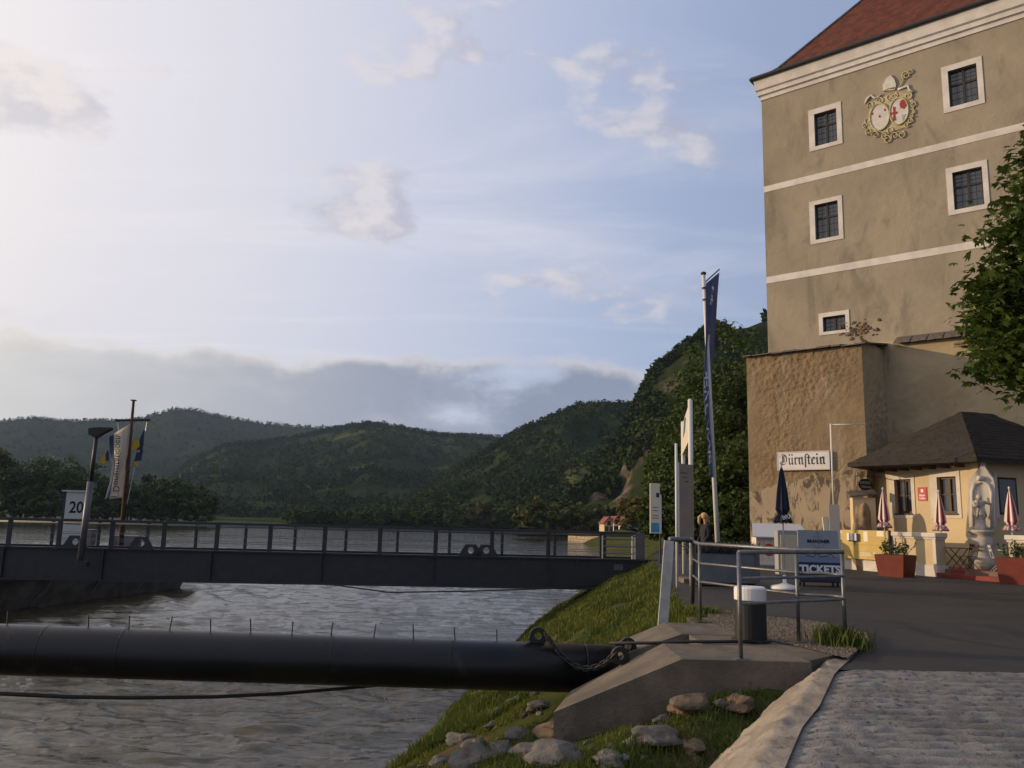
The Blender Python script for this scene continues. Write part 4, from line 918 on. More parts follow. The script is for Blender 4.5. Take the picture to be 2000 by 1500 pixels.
# hanging oval sign on scrolled bracket
hs = thing('hanging_sign', KF.at(-.1, 2.2, .1), 'black oval sign hanging from a scrolled iron bracket at the cafe corner', 'sign')
HF = Frame(KF.at(.05, 0, .02), R(-8)); hz = P(1700, 930, KF.o.y).z - Z0; W0 = P(1704, 930, 33.0); HF.o = Vector((W0.x, W0.y, Z0)); hz = W0.z - Z0
br = MB(); br.tube([HF.at(.05, hz, 0), HF.at(-.65, hz, 0)], .018, 6); br.tube([HF.at(.05, hz - .1, 0), HF.at(.05, hz + .42, 0)], .022, 6)
for cx, cy, r, a in ((-.1, .16, .14, 0), (-.33, .10, .09, 1), (-.5, .08, .07, 2), (-.02, .3, .1, 3)): br.tube([HF.at(cx + r * (1 - t * .8) * math.cos(a + t * 8), hz + cy + r * (1 - t * .8) * math.sin(a + t * 8), 0) for t in np.linspace(0, 1, 16)], .012, 5)
br.tube([HF.at(-.45, hz, 0), HF.at(-.45, hz - .12, 0)], .008, 5); br.tube([HF.at(-.12, hz, 0), HF.at(-.12, hz - .12, 0)], .008, 5); br.tube([HF.at(.05, hz, 0), KF.at(.75, hz, .0)], .018, 6); br.tube([HF.at(.05, hz + .4, 0), KF.at(.75, hz + .4, .0)], .018, 6); br.build('bracket', m_iron, hs, smooth=True)
MB().prism(HF, [(-.285 + .27 * math.cos(t), hz - .34 + .235 * math.sin(t)) for t in np.linspace(0, 6.283, 28, endpoint=False)], -.02, .02).build('oval_board', m_blackink, hs)
m_creamtxt = mat('cream_lettering', (.45, .38, .27), None, rough=.7)
text_obj('lettering', 'DDSG', HF, -.285, hz - .27, .15, m_creamtxt, hs, .022); text_obj('lettering', 'Tickets', HF, -.27, hz - .43, .13, m_creamtxt, hs, .022)
# yellow ticket board leaning on the parapet
m_ybrd = mat('yellow_board', (.52, .37, .11), (.45, .32, .10), 2, .7, .15, 10)
yb = thing('ticket_board', PF.at(2.0, 0, .1), 'yellow plank board with white writing leaning on the parapet', 'board')
y0, t1 = PF.hit(1645, 1036, .12); y1, t0 = PF.hit(1738, 1096, .12); t1 = PF.hit(1700, 1036, .12)[1]; t0 = .42
for i in range(4): a = t0 + (t1 - t0) * i / 4; MB().fbox(PF, y0, y1, a + .006, t0 + (t1 - t0) * (i + 1) / 4, .095, .14).build('plank', m_ybrd, yb)
MB().fbox(PF, y1, y1 + .05, t0, t1 + .02, .06, .15).build('edge_batten', m_dark, yb); text_obj('lettering', 'DDSG  Tickets', PF, y0 + (y1 - y0) * .66, t0 + .2, .2, m_textw, yb, .143)
m_paper = mat('paper_notice', (.68, .62, .5), None, rough=.8)
for a, b, c, d in ((1686, 1038, 1695, 1058), (1712, 1036, 1726, 1048)):
    q0 = PF.hit(a, b, .145); q1 = PF.hit(c, d, .145); MB().fbox(PF, q0[0], q1[0], q1[1], min(q0[1], t1 - .01), .141, .146).build('paper_notice', m_paper, yb)
bx = thing('brochure_rack', PF.at(*PF.hit(1668, 1058, .15), .15), 'small rack of three white brochure holders on the yellow board', 'rack')
ra, rb_ = PF.hit(1656, 1042, .15); rc, rd = PF.hit(1680, 1058, .15); MB().fbox(PF, ra, rc, rd, rb_, .146, .17).build('rack_back', m_dark, bx)
for i in range(3): a = ra + (rc - ra) * (.04 + i * .3); MB().fbox(PF, a, a + (rc - ra) * .2, rd + .03, rb_ + .02, .17, .24).build('brochure_holder', m_signwhite, bx, bevel=.01)
# planters
m_rp = mat('red_planter', (.16, .026, .014), (.12, .02, .011), 3, .55); m_pl = leafmat('planter_leaf', (.05, .075, .02), (.08, .10, .03), 2)
def red_planter(px, py, Y, w, h, rot, lab, seed):
    b = G(px, py, Z0); t = thing('planter', b, lab, 'planter', 'red planters at the terrace'); q = MB(); q.box(b, w * .84, w * .84, h, rot, 1.19); q.build('pot', m_rp, t)
    MB().box((b.x, b.y, b.z + h - .0), w * .92, w * .92, .012, rot).build('soil', mbark, t)
    rng = np.random.default_rng(seed); c = []
    sp_ = MB()
    for i in range(34):
        a = rng.random() * 6.28; r = rng.random() ** .5 * w * .42; p0 = Vector((b.x + r * math.cos(a), b.y + r * math.sin(a), b.z + h)); p1 = p0 + Vector((rng.normal() * .12, rng.normal() * .12, .15 + rng.random() * .38)); sp_.tube([p0, p1], [.008, .004], 4)
        for k in range(14): s = .25 + .75 * rng.random(); c.append(tuple(p0.lerp(p1, s) + Vector((rng.normal() * .035, rng.normal() * .035, rng.normal() * .03))))
    sp_.build('stems', mbark, t); v, f = leafquads(np.array(c), np.tile([0, 0, 1.], (len(c), 1)), .045, rng); mesh_np('leaves', v, f, m_pl, t)
    return b
red_planter(1751, 1126, 26, 1.0, .72, R(40), 'red square planter with green plants left of the steps', 1); red_planter(1992, 1141, 25, 1.0, .8, R(40), 'red planter with green plants at the right edge of the picture', 2)
# closed parasols
m_psr = mat('parasol_red', (.36, .02, .02), None, rough=.85); m_psw = mat('parasol_white', (.62, .56, .52), None, rough=.85); m_psf = mat('parasol_fringe', (.50, .40, .38), (.25, .09, .09), 14, .85, lo=.45, hi=.55)
def closed_parasol(name, top, Y, zbot, lab, stripes, rr=.17, frill=True, zb=Z0 + .28, group=None):
    p = P(*top, Y); t = thing(name, (p.x, p.y, zb), lab, 'parasol', group); H = p.z - zbot
    MB().tube([(p.x, p.y, zb), (p.x, p.y, p.z + .05)], .022, 8).build('pole', m_pole, t, smooth=True)
    n = 16
    for ph in range(2):
        q = MB()
        for j in range(n):
            if stripes and (j // 2) % 2 != ph: continue
            if not stripes and ph: continue
            for (z0_, r0_), (z1_, r1_) in zip([(0, .02), (.12, .30), (.45, .72), (.78, 1.0), (.86, .62)][:-1], [(.12, .30), (.45, .72), (.78, 1.0), (.86, .62)]):
                def pt(jj, z_, r_): a = 6.283 * jj / n; rad = rr * r_ * (1 + (.22 if jj % 2 else -.15)); return (p.x + rad * math.cos(a), p.y + rad * math.sin(a), p.z - z_ * H)
                q.poly([pt(j, z0_, r0_), pt(j + 1, z0_, r0_), pt(j + 1, z1_, r1_), pt(j, z1_, r1_)])
        if q.f: q.build('canopy', (m_psr if ph == 0 else m_psw) if stripes else m_navy, t)
    q = MB(); m_ = 22; pr = [(.84, .5), (.90, 1.05), (.97, 1.45), (1.0, 1.25)]
    for (z0_, r0_), (z1_, r1_) in zip(pr[:-1], pr[1:]):
        for j in range(m_):
            def pt(jj, z_, r_): a = 6.283 * jj / m_; rad = rr * r_ * (1 + (.13 if jj % 2 else -.13)); return (p.x + rad * math.cos(a), p.y + rad * math.sin(a), p.z - z_ * H - (.03 if jj % 2 and z_ > .95 else 0))
            q.poly([pt(j, z0_, r0_), pt(j + 1, z0_, r0_), pt(j + 1, z1_, r1_), pt(j, z1_, r1_)])
    q.build('valance', m_psf if stripes else m_navy, t); MB().blob((p.x, p.y, p.z + .05), .035, 1, 1, 1.3, 2, 0).build('finial', m_psw, t, smooth=True)
    return t, p
for (x, y, yb_, Y, lab) in ((1724, 957, 1030, 30.3, 'closed red and white parasol left of the left cafe window'), (1833, 962, 1036, 29.0, 'closed striped parasol in front of the right cafe window'), (1971, 956, 1036, 26.4, 'closed red and white parasol near the right edge')):
    closed_parasol('parasol', (x, y), Y, P(x, yb_, Y).z, lab, True, group='closed striped parasols')
Y = 21.6; nv_, np_ = closed_parasol('parasol', (1526, 908), Y, P(1530, 1020, Y).z, 'closed navy blue parasol with white letters on a round base', False, .15, zb=Z0)
MB().lathe([(.36, 0), (.37, .03), (.34, .08), (.12, .13), (.05, .16), (.05, .35)], (np_.x, np_.y, Z0), 24).build('base', m_signwhite, nv_, smooth=True)
NF = Frame((np_.x, np_.y, 0), R(6)); text_obj('lettering', 'BRA', NF, .02, P(1530, 1010, Y).z, .15, m_textw, nv_, .225, rot=.2)
# chairs and tables
def folding_chair(b, rot, m, lab):
    t = thing('folding_chair', b, lab, 'chair', 'folding chairs on the cafe terrace'); co, si = math.cos(rot), math.sin(rot)
    def w(x, y, z): return Vector((b[0] + x * co - y * si, b[1] + x * si + y * co, b[2] + z))
    for s in (-.2, .2):
        MB().tube([w(s, .26, 0), w(s, -.18, .48), w(s, -.26, .88)], .013, 6).build('leg', m, t); MB().tube([w(s, -.24, 0), w(s, .2, .45)], .013, 6).build('leg', m, t)
    for k in range(4): MB().bar(w(-.21, -.12 + k * .1, .455), w(.21, -.12 + k * .1, .455), .075, .018).build('seat_slat', m, t)
    for z in (.70, .82): MB().bar(w(-.22, -.222 - (z - .7) * .25, z), w(.22, -.222 - (z - .7) * .25, z), .018, .075).build('back_slat', m, t)
def folding_table(b, m, lab):
    t = thing('folding_table', b, lab, 'table', 'folding tables on the cafe terrace'); MB().box((b[0], b[1], b[2] + .7), .75, .6, .025, R(-10)).build('tabletop', m, t)
    for s in (-.25, .25): MB().tube([(b[0] - .3, b[1] + s, b[2]), (b[0] + .3, b[1] + s, b[2] + .7)], .014, 6).build('leg', m, t); MB().tube([(b[0] + .3, b[1] + s * .9, b[2]), (b[0] - .3, b[1] + s * .9, b[2] + .7)], .014, 6).build('leg', m, t)
m_cd = mat('brown_chair_paint', (.05, .022, .015), None, rough=.5); m_cl = mat('white_chair_paint', (.42, .42, .40), None, rough=.5)
TZ = Z0 + .28
for (x, y, m_, lab, rot) in ((1893, 1108, m_cd, 'dark brown folding chair left of the statue', R(100)), (1952, 1112, m_cl, 'pale grey folding chair right of the statue', R(-110))):
    q = P(x, y, 28.5 - (x - 1893) * .018); folding_chair((q.x, q.y, TZ), rot, m_, lab)
q = P(1868, 1106, 29.0); folding_table((q.x, q.y, TZ), m_cd, 'dark folding table beside the brown chair'); q = P(1982, 1108, 27.2); folding_table((q.x, q.y, TZ), m_cl, 'pale folding table beside the grey chair')
# coffee cabinet with lid roof
m_wplank = mat('white_planks', (.60, .56, .50), (.48, .42, .34), 5, .8, .3, 12); m_lid = mat('lid_sheet', (.52, .52, .54), None, rough=.5)
b = G(1520, 1107, Z0); CF = Frame((b.x - .85, b.y, Z0), R(-6)); cc = thing('coffee_cabinet', CF.at(.9, 0, -.5), 'white wooden cabinet with sloping lid and red cup disc', 'cabinet')
CH = CF.hit(1500, 1050)[1]
for i in range(8): MB().fbox(CF, i * .225, i * .225 + .22, .12, CH, -.06, 0).build('plank', m_wplank, cc)
MB().fbox(CF, .0, 1.8, 0, CH, -1.0, -.06).build('carcass', m_wplank, cc); MB().fbox(CF, -.02, 1.82, .06, .16, -.06, .03).build('bottom_rail', m_lid, cc)
MB().hexa([CF.at(-.15, CH, .22), CF.at(2.0, CH, .22), CF.at(2.0, CH + .52, -1.1), CF.at(.05, CH + .52, -1.1), CF.at(-.15, CH + .04, .22), CF.at(2.0, CH + .04, .22), CF.at(2.0, CH + .56, -1.1), CF.at(.05, CH + .56, -1.1)]).build('lid_roof', m_lid, cc)
dc = CF.hit(1502, 1074); MB().prism(CF, [(dc[0] + .24 * math.cos(t), dc[1] + .24 * math.sin(t)) for t in np.linspace(0, 6.283, 30, endpoint=False)], 0, .01).build('red_disc', m_rs, cc)
MB().prism(CF, [(dc[0] - .11, dc[1] + .07), (dc[0] + .09, dc[1] + .07), (dc[0] + .06, dc[1] - .08), (dc[0] - .08, dc[1] - .08)], .01, .016).build('cup_mark', m_textw, cc); MB().tube([CF.at(dc[0] + .08 + .05 * math.sin(t), dc[1] + .01 + .05 * math.cos(t), .013) for t in np.linspace(0, 3.14, 8)], .012, 5).build('cup_handle_mark', m_textw, cc)
# cream cabinet
b = G(1542, 1126, Z0); EF = Frame((b.x - .34, b.y, Z0), R(-4)); ec = thing('metal_cabinet', EF.at(.35, 0, -.25), 'cream cabinet with grey frame left of the ticket sign', 'cabinet'); EH = EF.hit(1540, 1036)[1]
m_ecream = mat('cabinet_cream', (.55, .47, .34), (.47, .40, .29), 2, .6); m_egrey = mat('cabinet_grey', (.30, .29, .27), None, rough=.5)
MB().fbox(EF, 0, .72, .05, EH, -.5, -.02).build('carcass', m_egrey, ec, bevel=.01); MB().fbox(EF, .08, .64, .1, EH - .14, -.02, .01).build('door', m_ecream, ec, bevel=.01); MB().fbox(EF, .6, .615, EH * .5, EH * .58, .01, .03).build('handle', m_iron, ec)
# ticket sign trolley
b = G(1604, 1146, Z0); DF = Frame((b.x - .58, b.y, Z0), R(-3)); tk = thing('ticket_sign', DF.at(.58, 0, -.25), 'grey blue wheeled advertising sign with anchor and large ticket lettering', 'sign')
DH = DF.hit(1604, 1036)[1]; m_tg = mat('sign_blue_grey', (.25, .27, .30), None, rough=.45); m_tn = mat('sign_navy', (.014, .02, .06), None, rough=.45); m_tb = mat('sign_blue', (.15, .20, .30), None, rough=.45)
WD = 1.14; lean = .10
def tpanel(name, w0, w1, m_, n1=.0):
    MB().hexa([DF.at(.0 + .02 * w0, w0, -.06 - lean * w0), DF.at(WD - .02 * w0, w0, -.06 - lean * w0), DF.at(WD - .02 * w0, w0, -lean * w0 + n1), DF.at(.02 * w0, w0, -lean * w0 + n1), DF.at(.02 * w1, w1, -.06 - lean * w1), DF.at(WD - .02 * w1, w1, -.06 - lean * w1), DF.at(WD - .02 * w1, w1, -lean * w1 + n1), DF.at(.02 * w1, w1, -lean * w1 + n1)]).build(name, m_, tk)
t1_, t2_ = .16 + (DH - .16) * .36, .16 + (DH - .16) * .48
tpanel('navy_panel', .16, t1_, m_tn); tpanel('blue_panel', t1_, t2_, m_tb); tpanel('upper_panel', t2_, DH, m_tg)
class LF(Frame): pass
def leanF(w): 
    f = Frame(DF.o, 0); f.u = DF.u; f.n = DF.n; f.w = Vector((0, 0, 1)) - DF.n * lean; return f
XF = leanF(0); text_obj('lettering', 'TICKETS', XF, WD / 2, .16 + (t1_ - .16) * .60, .29, m_textw, tk, .004, bold=.012); text_obj('lettering', 'BRANDNER', XF, WD * .5, DH * .80, .115, m_blackink, tk, .004, bold=.006)
an = MB(); ac, aw = WD * .5, DH * .80
m_anch = mat('anchor_grey', (.17, .21, .28), None, rough=.5)
an.tube([XF.at(ac, aw + .2, .004), XF.at(ac, aw - .16, .004)], .008, 5); an.tube([XF.at(ac - .13, aw + .13, .004), XF.at(ac + .13, aw + .13, .004)], .008, 5); an.tube([XF.at(ac + .17 * math.cos(t), aw + .02 + .19 * math.sin(t), .004) for t in np.linspace(-2.8, -.34, 12)], .008, 5); an.tube([XF.at(ac + .035 * math.cos(t), aw + .225 + .035 * math.sin(t), .004) for t in np.linspace(0, 6.28, 12)], .007, 5); an.build('anchor_emblem', m_anch, tk)
MB().prism(XF, [(.04, DH * .62), (.10, DH * .655), (.24, DH * .64), (.20, DH * .60), (.12, DH * .575), (.04, DH * .58)], .0, .004).build('ship_picture', m_tn, tk)
rv = MB(); rv.tube([XF.at(.1 + t * .9, t2_ + .02 + .03 * math.sin(t * 17) + .02 * math.sin(t * 31), .004) for t in np.linspace(0, 1, 40)], .009, 5); rv.build('river_line', m_tn, tk)
MB().fbox(DF, .03, WD - .03, .11, .16, -.5, .02).build('trolley_base', m_iron, tk)
for a in (.12, WD - .12):
    for n_ in (-.42, -.04):
        w_ = MB(); c_ = DF.at(a, .055, n_); w_.tube([c_ - DF.u * .02, c_ + DF.u * .02], .055, 12); w_.build('castor', m_iron, tk)
# white pole with arm on grey box, leaning plank
b = P(1632, 1080, 30.0); wp = thing('banner_pole', (b.x, b.y, Z0), 'white pole with horizontal arm rising from a grey box', 'pole'); zt = P(1632, 828, 30).z
MB().box((b.x, b.y, Z0), .36, .3, P(1632, 986, 30).z - Z0, R(-20)).build('box', m_egrey, wp, bevel=.01); pe = P(1693, 823, 29.6)
MB().tube([(b.x, b.y, P(1632, 995, 30).z), (b.x, b.y, zt)], .035, 8).build('pole', m_signwhite, wp, smooth=True); MB().tube([(b.x, b.y, zt - .03), (pe.x, pe.y, zt - .03)], .02, 6).build('arm', m_signwhite, wp, smooth=True)
b2 = P(1616, 1045, 30.5); MB_ = MB().bar((b2.x + .1, b2.y, Z0), P(1611, 1010, 30.6), .2, .05); tag(MB_.build('plank', m_paper), 'pale plank leaning beside the grey pole box', 'plank')
bo = P(1684, 1030, 32.4); ob = MB().blob((bo.x, bo.y, Z0 + .9), 1.0, .42, .4, 1.55, 4, .28, 1.3, 5, .3); tag(ob.build('boulder', mat('boulder_rock', (.30, .21, .12), (.15, .10, .06), 2.2, .95, 1.0, 6), None, smooth=True), 'tall brown boulder between buttress and cafe', 'rock')
aF = Frame(P(1668, 1040, 33.0), R(-12)); aF.o.z = Z0; ax = thing('annex_wall', aF.at(.4, 0, -.2), 'little ochre wall with slate cap beside the hanging sign', 'wall'); aw_ = aF.hit(1685, 972)[1]; MB().fbox(aF, 0, .85, 0, aw_, -.6, 0).build('wall_body', m_cream, ax); MB().hexa([aF.at(-.1, aw_, .12), aF.at(.95, aw_ + .12, .12), aF.at(.95, aw_ + .3, -.7), aF.at(-.1, aw_ + .2, -.7), aF.at(-.1, aw_ + .06, .12), aF.at(.95, aw_ + .18, .12), aF.at(.95, aw_ + .36, -.7), aF.at(-.1, aw_ + .26, -.7)]).build('slate_cap', m_slate, ax)

# ================================================================== PAD, RAILING, BOLLARD, PIPE
m_conc = mat('old_concrete', (.165, .132, .098), (.095, .078, .06), 1.6, .95, .8, 35, c3=(.09, .075, .06), s3=4, lo3=.58, hi3=.7); m_concd = mat('stained_concrete', (.16, .14, .115), (.08, .07, .06), 2.4, .95, .8, 25)
PZ = Z0 + .05
def beam(lab, y0, y1, xe, xk, xr, ze, skew=0):
    t = thing('concrete_abutment', ((xe + xr) / 2, (y0 + y1) / 2, 1.5), lab, 'abutment', 'concrete abutment beams for the pipe'); q = MB(); zb = 1.4
    top = [(xe, ze), (xk, PZ), (xr, PZ)]
    for (xa, za), (xb, zb_) in zip(top[:-1], top[1:]):
        q.hexa([(xa, y0, zb), (xb, y0, zb), (xb, y1, zb), (xa + (skew if xa == xe else 0), y1, zb), (xa, y0, za), (xb, y0, zb_), (xb, y1, zb_), (xa + (skew if xa == xe else 0), y1, za)])
    q.build('beam', m_conc, t); return t
beam('front sloping concrete abutment beam beside the pipe end', 9.87, 11.09, .57, 2.05, 3.55, 2.83, .29); beam('rear concrete abutment beam behind the pipe end', 12.05, 13.38, 1.25, 2.5, 3.5, 3.0, .2)
pd = MB(); pts = [(1.4, 11.092), (2.6, 11.092), (2.6, 12.048), (1.5, 12.048)]; pd.hexa([(x, y, 2.2) for x, y in pts] + [(x, y, PZ - .12 - (.35 if x < 2 else 0)) for x, y in pts]); tag(pd.build('slot_floor', m_concd), kind='structure')
pts = [(2.6, 11.09), (3.55, 11.09), (3.55, 10.0), (4.3, 10.75), (4.68, 11.3), (4.72, 11.7), (4.5, 12.4), (3.8, 13.7), (3.4, 14.3), (3.05, 14.3), (2.95, 13.38), (3.5, 13.38), (3.5, 12.05), (2.6, 12.05)]; pf = Frame((0, 0, 0), 0); q = MB(); m_ = len(pts); q.v = [(x, y, PZ - .006) for x, y in pts] + [(x, y, 3.0) for x, y in pts]; q.f = [tuple(range(m_))] + [((j + 1) % m_, j, m_ + j, m_ + (j + 1) % m_) for j in range(m_)]; tag(q.build('concrete_pad', m_conc), kind='structure')
# railing
def at_top(px, py, Y): return P(px, py, Y)
rl = thing('tube_railing', (3.4, 11.5, PZ), 'grey galvanised tube railing with a rounded end around the bollard', 'railing')
C_ = Vector((2.76, 9.98, PZ)); D1 = Vector((4.2, 10.85, PZ)); D2 = Vector((4.50, 11.24, PZ)); D3 = Vector((4.30, 11.48, PZ)); E_ = Vector((4.0, 11.58, PZ)); B_ = Vector((3.11, 13.55, PZ)); A_ = Vector((3.41, 15.5, PZ))
RH = 1.23
def rail(name, pts, r, z): MB().tube([p + Vector((0, 0, z)) for p in pts], r, 10).build(name, m_galv, rl, smooth=True)
endc = [D1, Vector((4.42, 11.02, PZ)), D2, Vector((4.45, 11.42, PZ)), D3]
rail('top_rail', [C_, D1] + endc[1:] + [E_, B_, A_], .027, RH)
for z in (RH - .31, RH - .60): rail('middle_rail', [C_, D1] + endc[1:] + [E_, B_, A_], .019, z)
for p in (C_, D2, E_, B_, A_):
    MB().tube([p, p + Vector((0, 0, RH))], .026, 10).build('post', m_galv, rl, smooth=True); MB().box((p.x, p.y, PZ), .17, .17, .012).build('foot_plate', m_galv, rl)
# gate post, handrail loop at the landing
gpz = bank_z(2.75, 14.6); gp_ = thing('flat_post', (2.75, 14.6, gpz), 'tall flat pale steel post leaning at the top of the bank', 'post')
p0 = P(1293, 1205, 14.6); p1 = P(1307, 1056, 14.6); MB().bar(p0 - Vector((0, 0, .3)), p1, .17, .05, (0, 1, 0)).build('post', mat('worn_white_steel', (.46, .45, .43), (.34, .33, .31), 4, .55), gp_)
MB().tube([P(1308, 1053, 14.6), P(1345, 1054, 14.9), P(1354, 1060, 15), P(1354, 1090, 15), A_ + Vector((0, 0, .1))], .045, 8).build('handrail', m_galv, gp_, smooth=True)
# bollard
bb = G(1467, 1252, PZ); bo_ = thing('mooring_bollard', (bb.x, bb.y, PZ), 'black mooring bollard with white top on the concrete pad', 'bollard'); rb = .21; hb = .72
MB().lathe([(rb, 0), (rb, hb * .76)], (bb.x, bb.y, PZ), 28).build('body', mat('bollard_black', (.012, .012, .012), None, rough=.6), bo_, smooth=False); MB().lathe([(rb + .004, hb * .76), (rb + .004, hb * .97), (rb - .02, hb)], (bb.x, bb.y, PZ), 28).build('white_band', m_signwhite, bo_)
MB().lathe([(rb + .05, 0), (rb + .05, .03)], (bb.x, bb.y, PZ), 28).build('flange', m_iron, bo_)
tag(MB().tube([Vector((bb.x, bb.y - .25, PZ + .03)), Vector((2.75, 11.15, PZ + .03)), Vector((2.35, 11.3, PZ + .0)), Vector((2.0, 11.4, PZ - .04)), Vector((1.4, 11.5, 3.38))], .022, 7).build('ground_cable', m_iron, None, True), 'black cable lying from bollard to pipe end', 'cable')
# pipe
m_pipe = mat('pipe_black', (.006, .006, .007), (.011, .010, .010), 2, .36, c3=(.035, .028, .022), s3=1.6, lo3=.60, hi3=.72); pa = P(1200, 1307, 11.57); pbv = P(0, 1268, 11.0); dirp = (pbv - pa).normalized(); pend = pa + dirp * 30
pipe = thing('boom_pipe', (-8, 10.6, 2.7), 'long thick black steel pipe running out over the water', 'pipe'); PR = .315
MB().tube([pa + dirp * (30 * i / 12) for i in range(13)], PR, 40).build('pipe_body', m_pipe, pipe, smooth=True)
for i, x in enumerate((1260, 880, 650, 253, 107)):
    c = pa + dirp * (.4 + i * 1.6 if i == 0 else (pa - P(x, 1290, 11.3)).length); MB().tube([c, c + dirp * .015], PR + .004, 40).build('weld_seam', m_pipe, pipe, smooth=True)
for i, x in enumerate((973, 890, 808, 730, 647, 571, 492, 415, 337, 260, 184, 33)):
    t = (P(x, 1250, 11.3) - pa).dot(dirp); c = pa + dirp * t + Vector((0, 0, PR - .01)); MB().tube([c, c + Vector((random.uniform(-.02, .02), random.uniform(-.02, .02), .16 + random.random() * .03))], .009, 6).build('pin', m_iron, pipe)
def lug(c, ax, par, m_=m_iron, r=.115, name='lug'):
    ax = Vector(ax).normalized(); f = Frame(c, math.atan2(ax.y, ax.x)); o = MB(); n = 14; ring = [(r * math.cos(a), r * .9 + r * math.sin(a)) for a in np.linspace(0, math.pi, n)]; outer = [(-r * 1.25, -.02)] + [(-x, z) for x, z in ring] + [(r * 1.25, -.02)]
    hole = [(.42 * r * math.cos(a), r * .95 + .42 * r * math.sin(a)) for a in np.linspace(0, 2 * math.pi, 16, endpoint=False)]
    outp = [(1.0 * r * math.cos(a) * (1.25 if math.sin(a) < -.3 else 1), max(-.02, r * .95 + r * math.sin(a))) for a in np.linspace(0, 2 * math.pi, 16, endpoint=False)]
    for k_ in range(16):
        j = (k_ + 1) % 16; o.hexa([f.at(*hole[k_], -.03), f.at(*outp[k_], -.03), f.at(*outp[j], -.03), f.at(*hole[j], -.03), f.at(*hole[k_], .03), f.at(*outp[k_], .03), f.at(*outp[j], .03), f.at(*hole[j], .03)])
    return o.build(name, m_, par)
tA = (P(1052, 1262, 11.45) - pa).dot(dirp); lugA = pa + dirp * tA + Vector((0, 0, PR - .02)); lug(lugA, dirp, pipe)
lgB = thing('chain_lug', (1.48, 11.0, 3.19), 'black ring lug bolted on the front abutment beam', 'lug', 'ring lugs on the abutment'); LB = Vector((1.48, 11.0, 3.19)); lug(LB, (1, .2, 0), lgB)
lgC = thing('chain_lug', (1.75, 12.15, 3.15), 'black ring lug on the rear abutment beam', 'lug', 'ring lugs on the abutment'); LC = Vector((1.75, 12.15, 3.15)); lug(LC, (1, .1, 0), lgC)
linkmesh = None
def chain(a, b, sag, lab):
    global linkmesh
    t = thing('chain', a, lab, 'chain', 'mooring chains at the pipe end'); a, b = Vector(a), Vector(b); n = 60
    pts = [a.lerp(b, i / n) - Vector((0, 0, sag * 4 * (i / n) * (1 - i / n))) for i in range(n + 1)]; L = sum((pts[i + 1] - pts[i]).length for i in range(n)); cnt = max(3, int(L / .062)); acc = 0; k = 0; targ = 0
    for i in range(cnt):
        targ = (i + .5) * L / cnt; acc = 0
        for j in range(n):
            s = (pts[j + 1] - pts[j]).length
            if acc + s >= targ: p = pts[j].lerp(pts[j + 1], (targ - acc) / s); d = (pts[j + 1] - pts[j]).normalized(); break
            acc += s
        if linkmesh is None:
            q = MB(); lk = [(.042 * math.cos(u) + (.02 if math.cos(u) > 0 else -.02), .030 * math.sin(u), 0) for u in np.linspace(0, 2 * math.pi, 14, endpoint=False)]; q.tube(lk, .012, 6, closed=True); me = bpy.data.meshes.new('link'); me.from_pydata(q.v, [], q.f); me.materials.append(m_iron); linkmesh = me
        o = bpy.data.objects.new('link', linkmesh); COL.objects.link(o); o.parent = t
        x = d; z = Vector((0, 0, 1)) if abs(d.z) < .95 else Vector((0, 1, 0)); y = z.cross(x).normalized(); z = x.cross(y)
        if i % 2: y, z = z, -y
        mm = Matrix((x, y, z)).transposed().to_4x4(); mm.translation = p - t.location; o.matrix_local = mm
chain(lugA + Vector((.1, -.1, .14)), LB + Vector((-.06, -.05, .14)), .30, 'heavy black chain sagging across the pipe to the front lug'); chain(LC + Vector((0, 0, .16)), LB + Vector((.1, .1, .16)), .05, 'short black chain between the two abutment lugs'); chain(LC + Vector((0, 0, .16)), Vector((1.1, 11.8, 3.25)), .06, 'black chain running from the rear lug down to the pipe')
# cables over the water
tag(MB().tube([P(-80, 1352, 10.6), P(0, 1355, 10.7), P(130, 1361, 10.9), P(250, 1363, 11.1), P(420, 1361, 11.3), P(560, 1354, 11.5), P(740, 1338, 11.75), P(900, 1322, 11.9), P(1120, 1300, 12.0)], .026, 7).build('mooring_cable', m_iron, None, True), 'black cable hanging low over the water in front of the pipe', 'cable')
tag(MB().tube([P(620, 1138, 34.6), P(760, 1157, 34.6), P(900, 1155, 34.6), P(1060, 1150, 34.8), P(1180, 1142, 35)], .03, 6).build('mooring_cable', m_iron, None, True), 'thin dark cable hanging below the gangway', 'cable')
# ================================================================== GANGWAY
m_steel = mat('grey_steel', (.036, .035, .039), (.028, .028, .032), 3, .5, .1, 20, metal=.2); m_steel2 = mat('grey_steel_light', (.12, .12, .125), (.09, .09, .095), 3, .45, metal=.3)
gl = Vector((-27.0, 33.3, Z0)); gr_ = Vector((6.45, 36.1, Z0)); gd = (gr_ - gl); GL = gd.length; GF = Frame(gl, math.atan2(gd.y, gd.x)); GWID = 2.4
gw = thing('gangway', GF.at(GL / 2, 0, -1.2), 'long grey steel gangway with deep side girders leading to the pontoon', 'gangway')
for n0 in (0, -GWID):
    g = MB(); g.fbox(GF, 0, GL, -1.22, 0, n0 - .02, n0).fbox(GF, 0, GL, -.03, .03, n0 - .12, n0 + .10).fbox(GF, 0, GL, -1.28, -1.22, n0 - .12, n0 + .10); g.build('girder', m_steel, gw)
MB().fbox(GF, 0, GL, -.12, -.06, -GWID + .0, -.02).build('deck', m_steel2, gw)
def gu(px): return GF.hit(px, 1060)[0]
stiff = [gu(x) for x in (10, 205, 415, 630, 847, 1075)]
for u in stiff: MB().fbox(GF, u - .03, u + .03, -1.22, -.03, 0, .10).build('stiffener', m_steel, gw)
posts = [gu(x) for x in (16, 114, 217, 319, 423, 527, 634, 742, 851, 961, 1071, 1175)] + [gu(16) - 2.35, gu(16) - 4.7]
RHG = 1.12
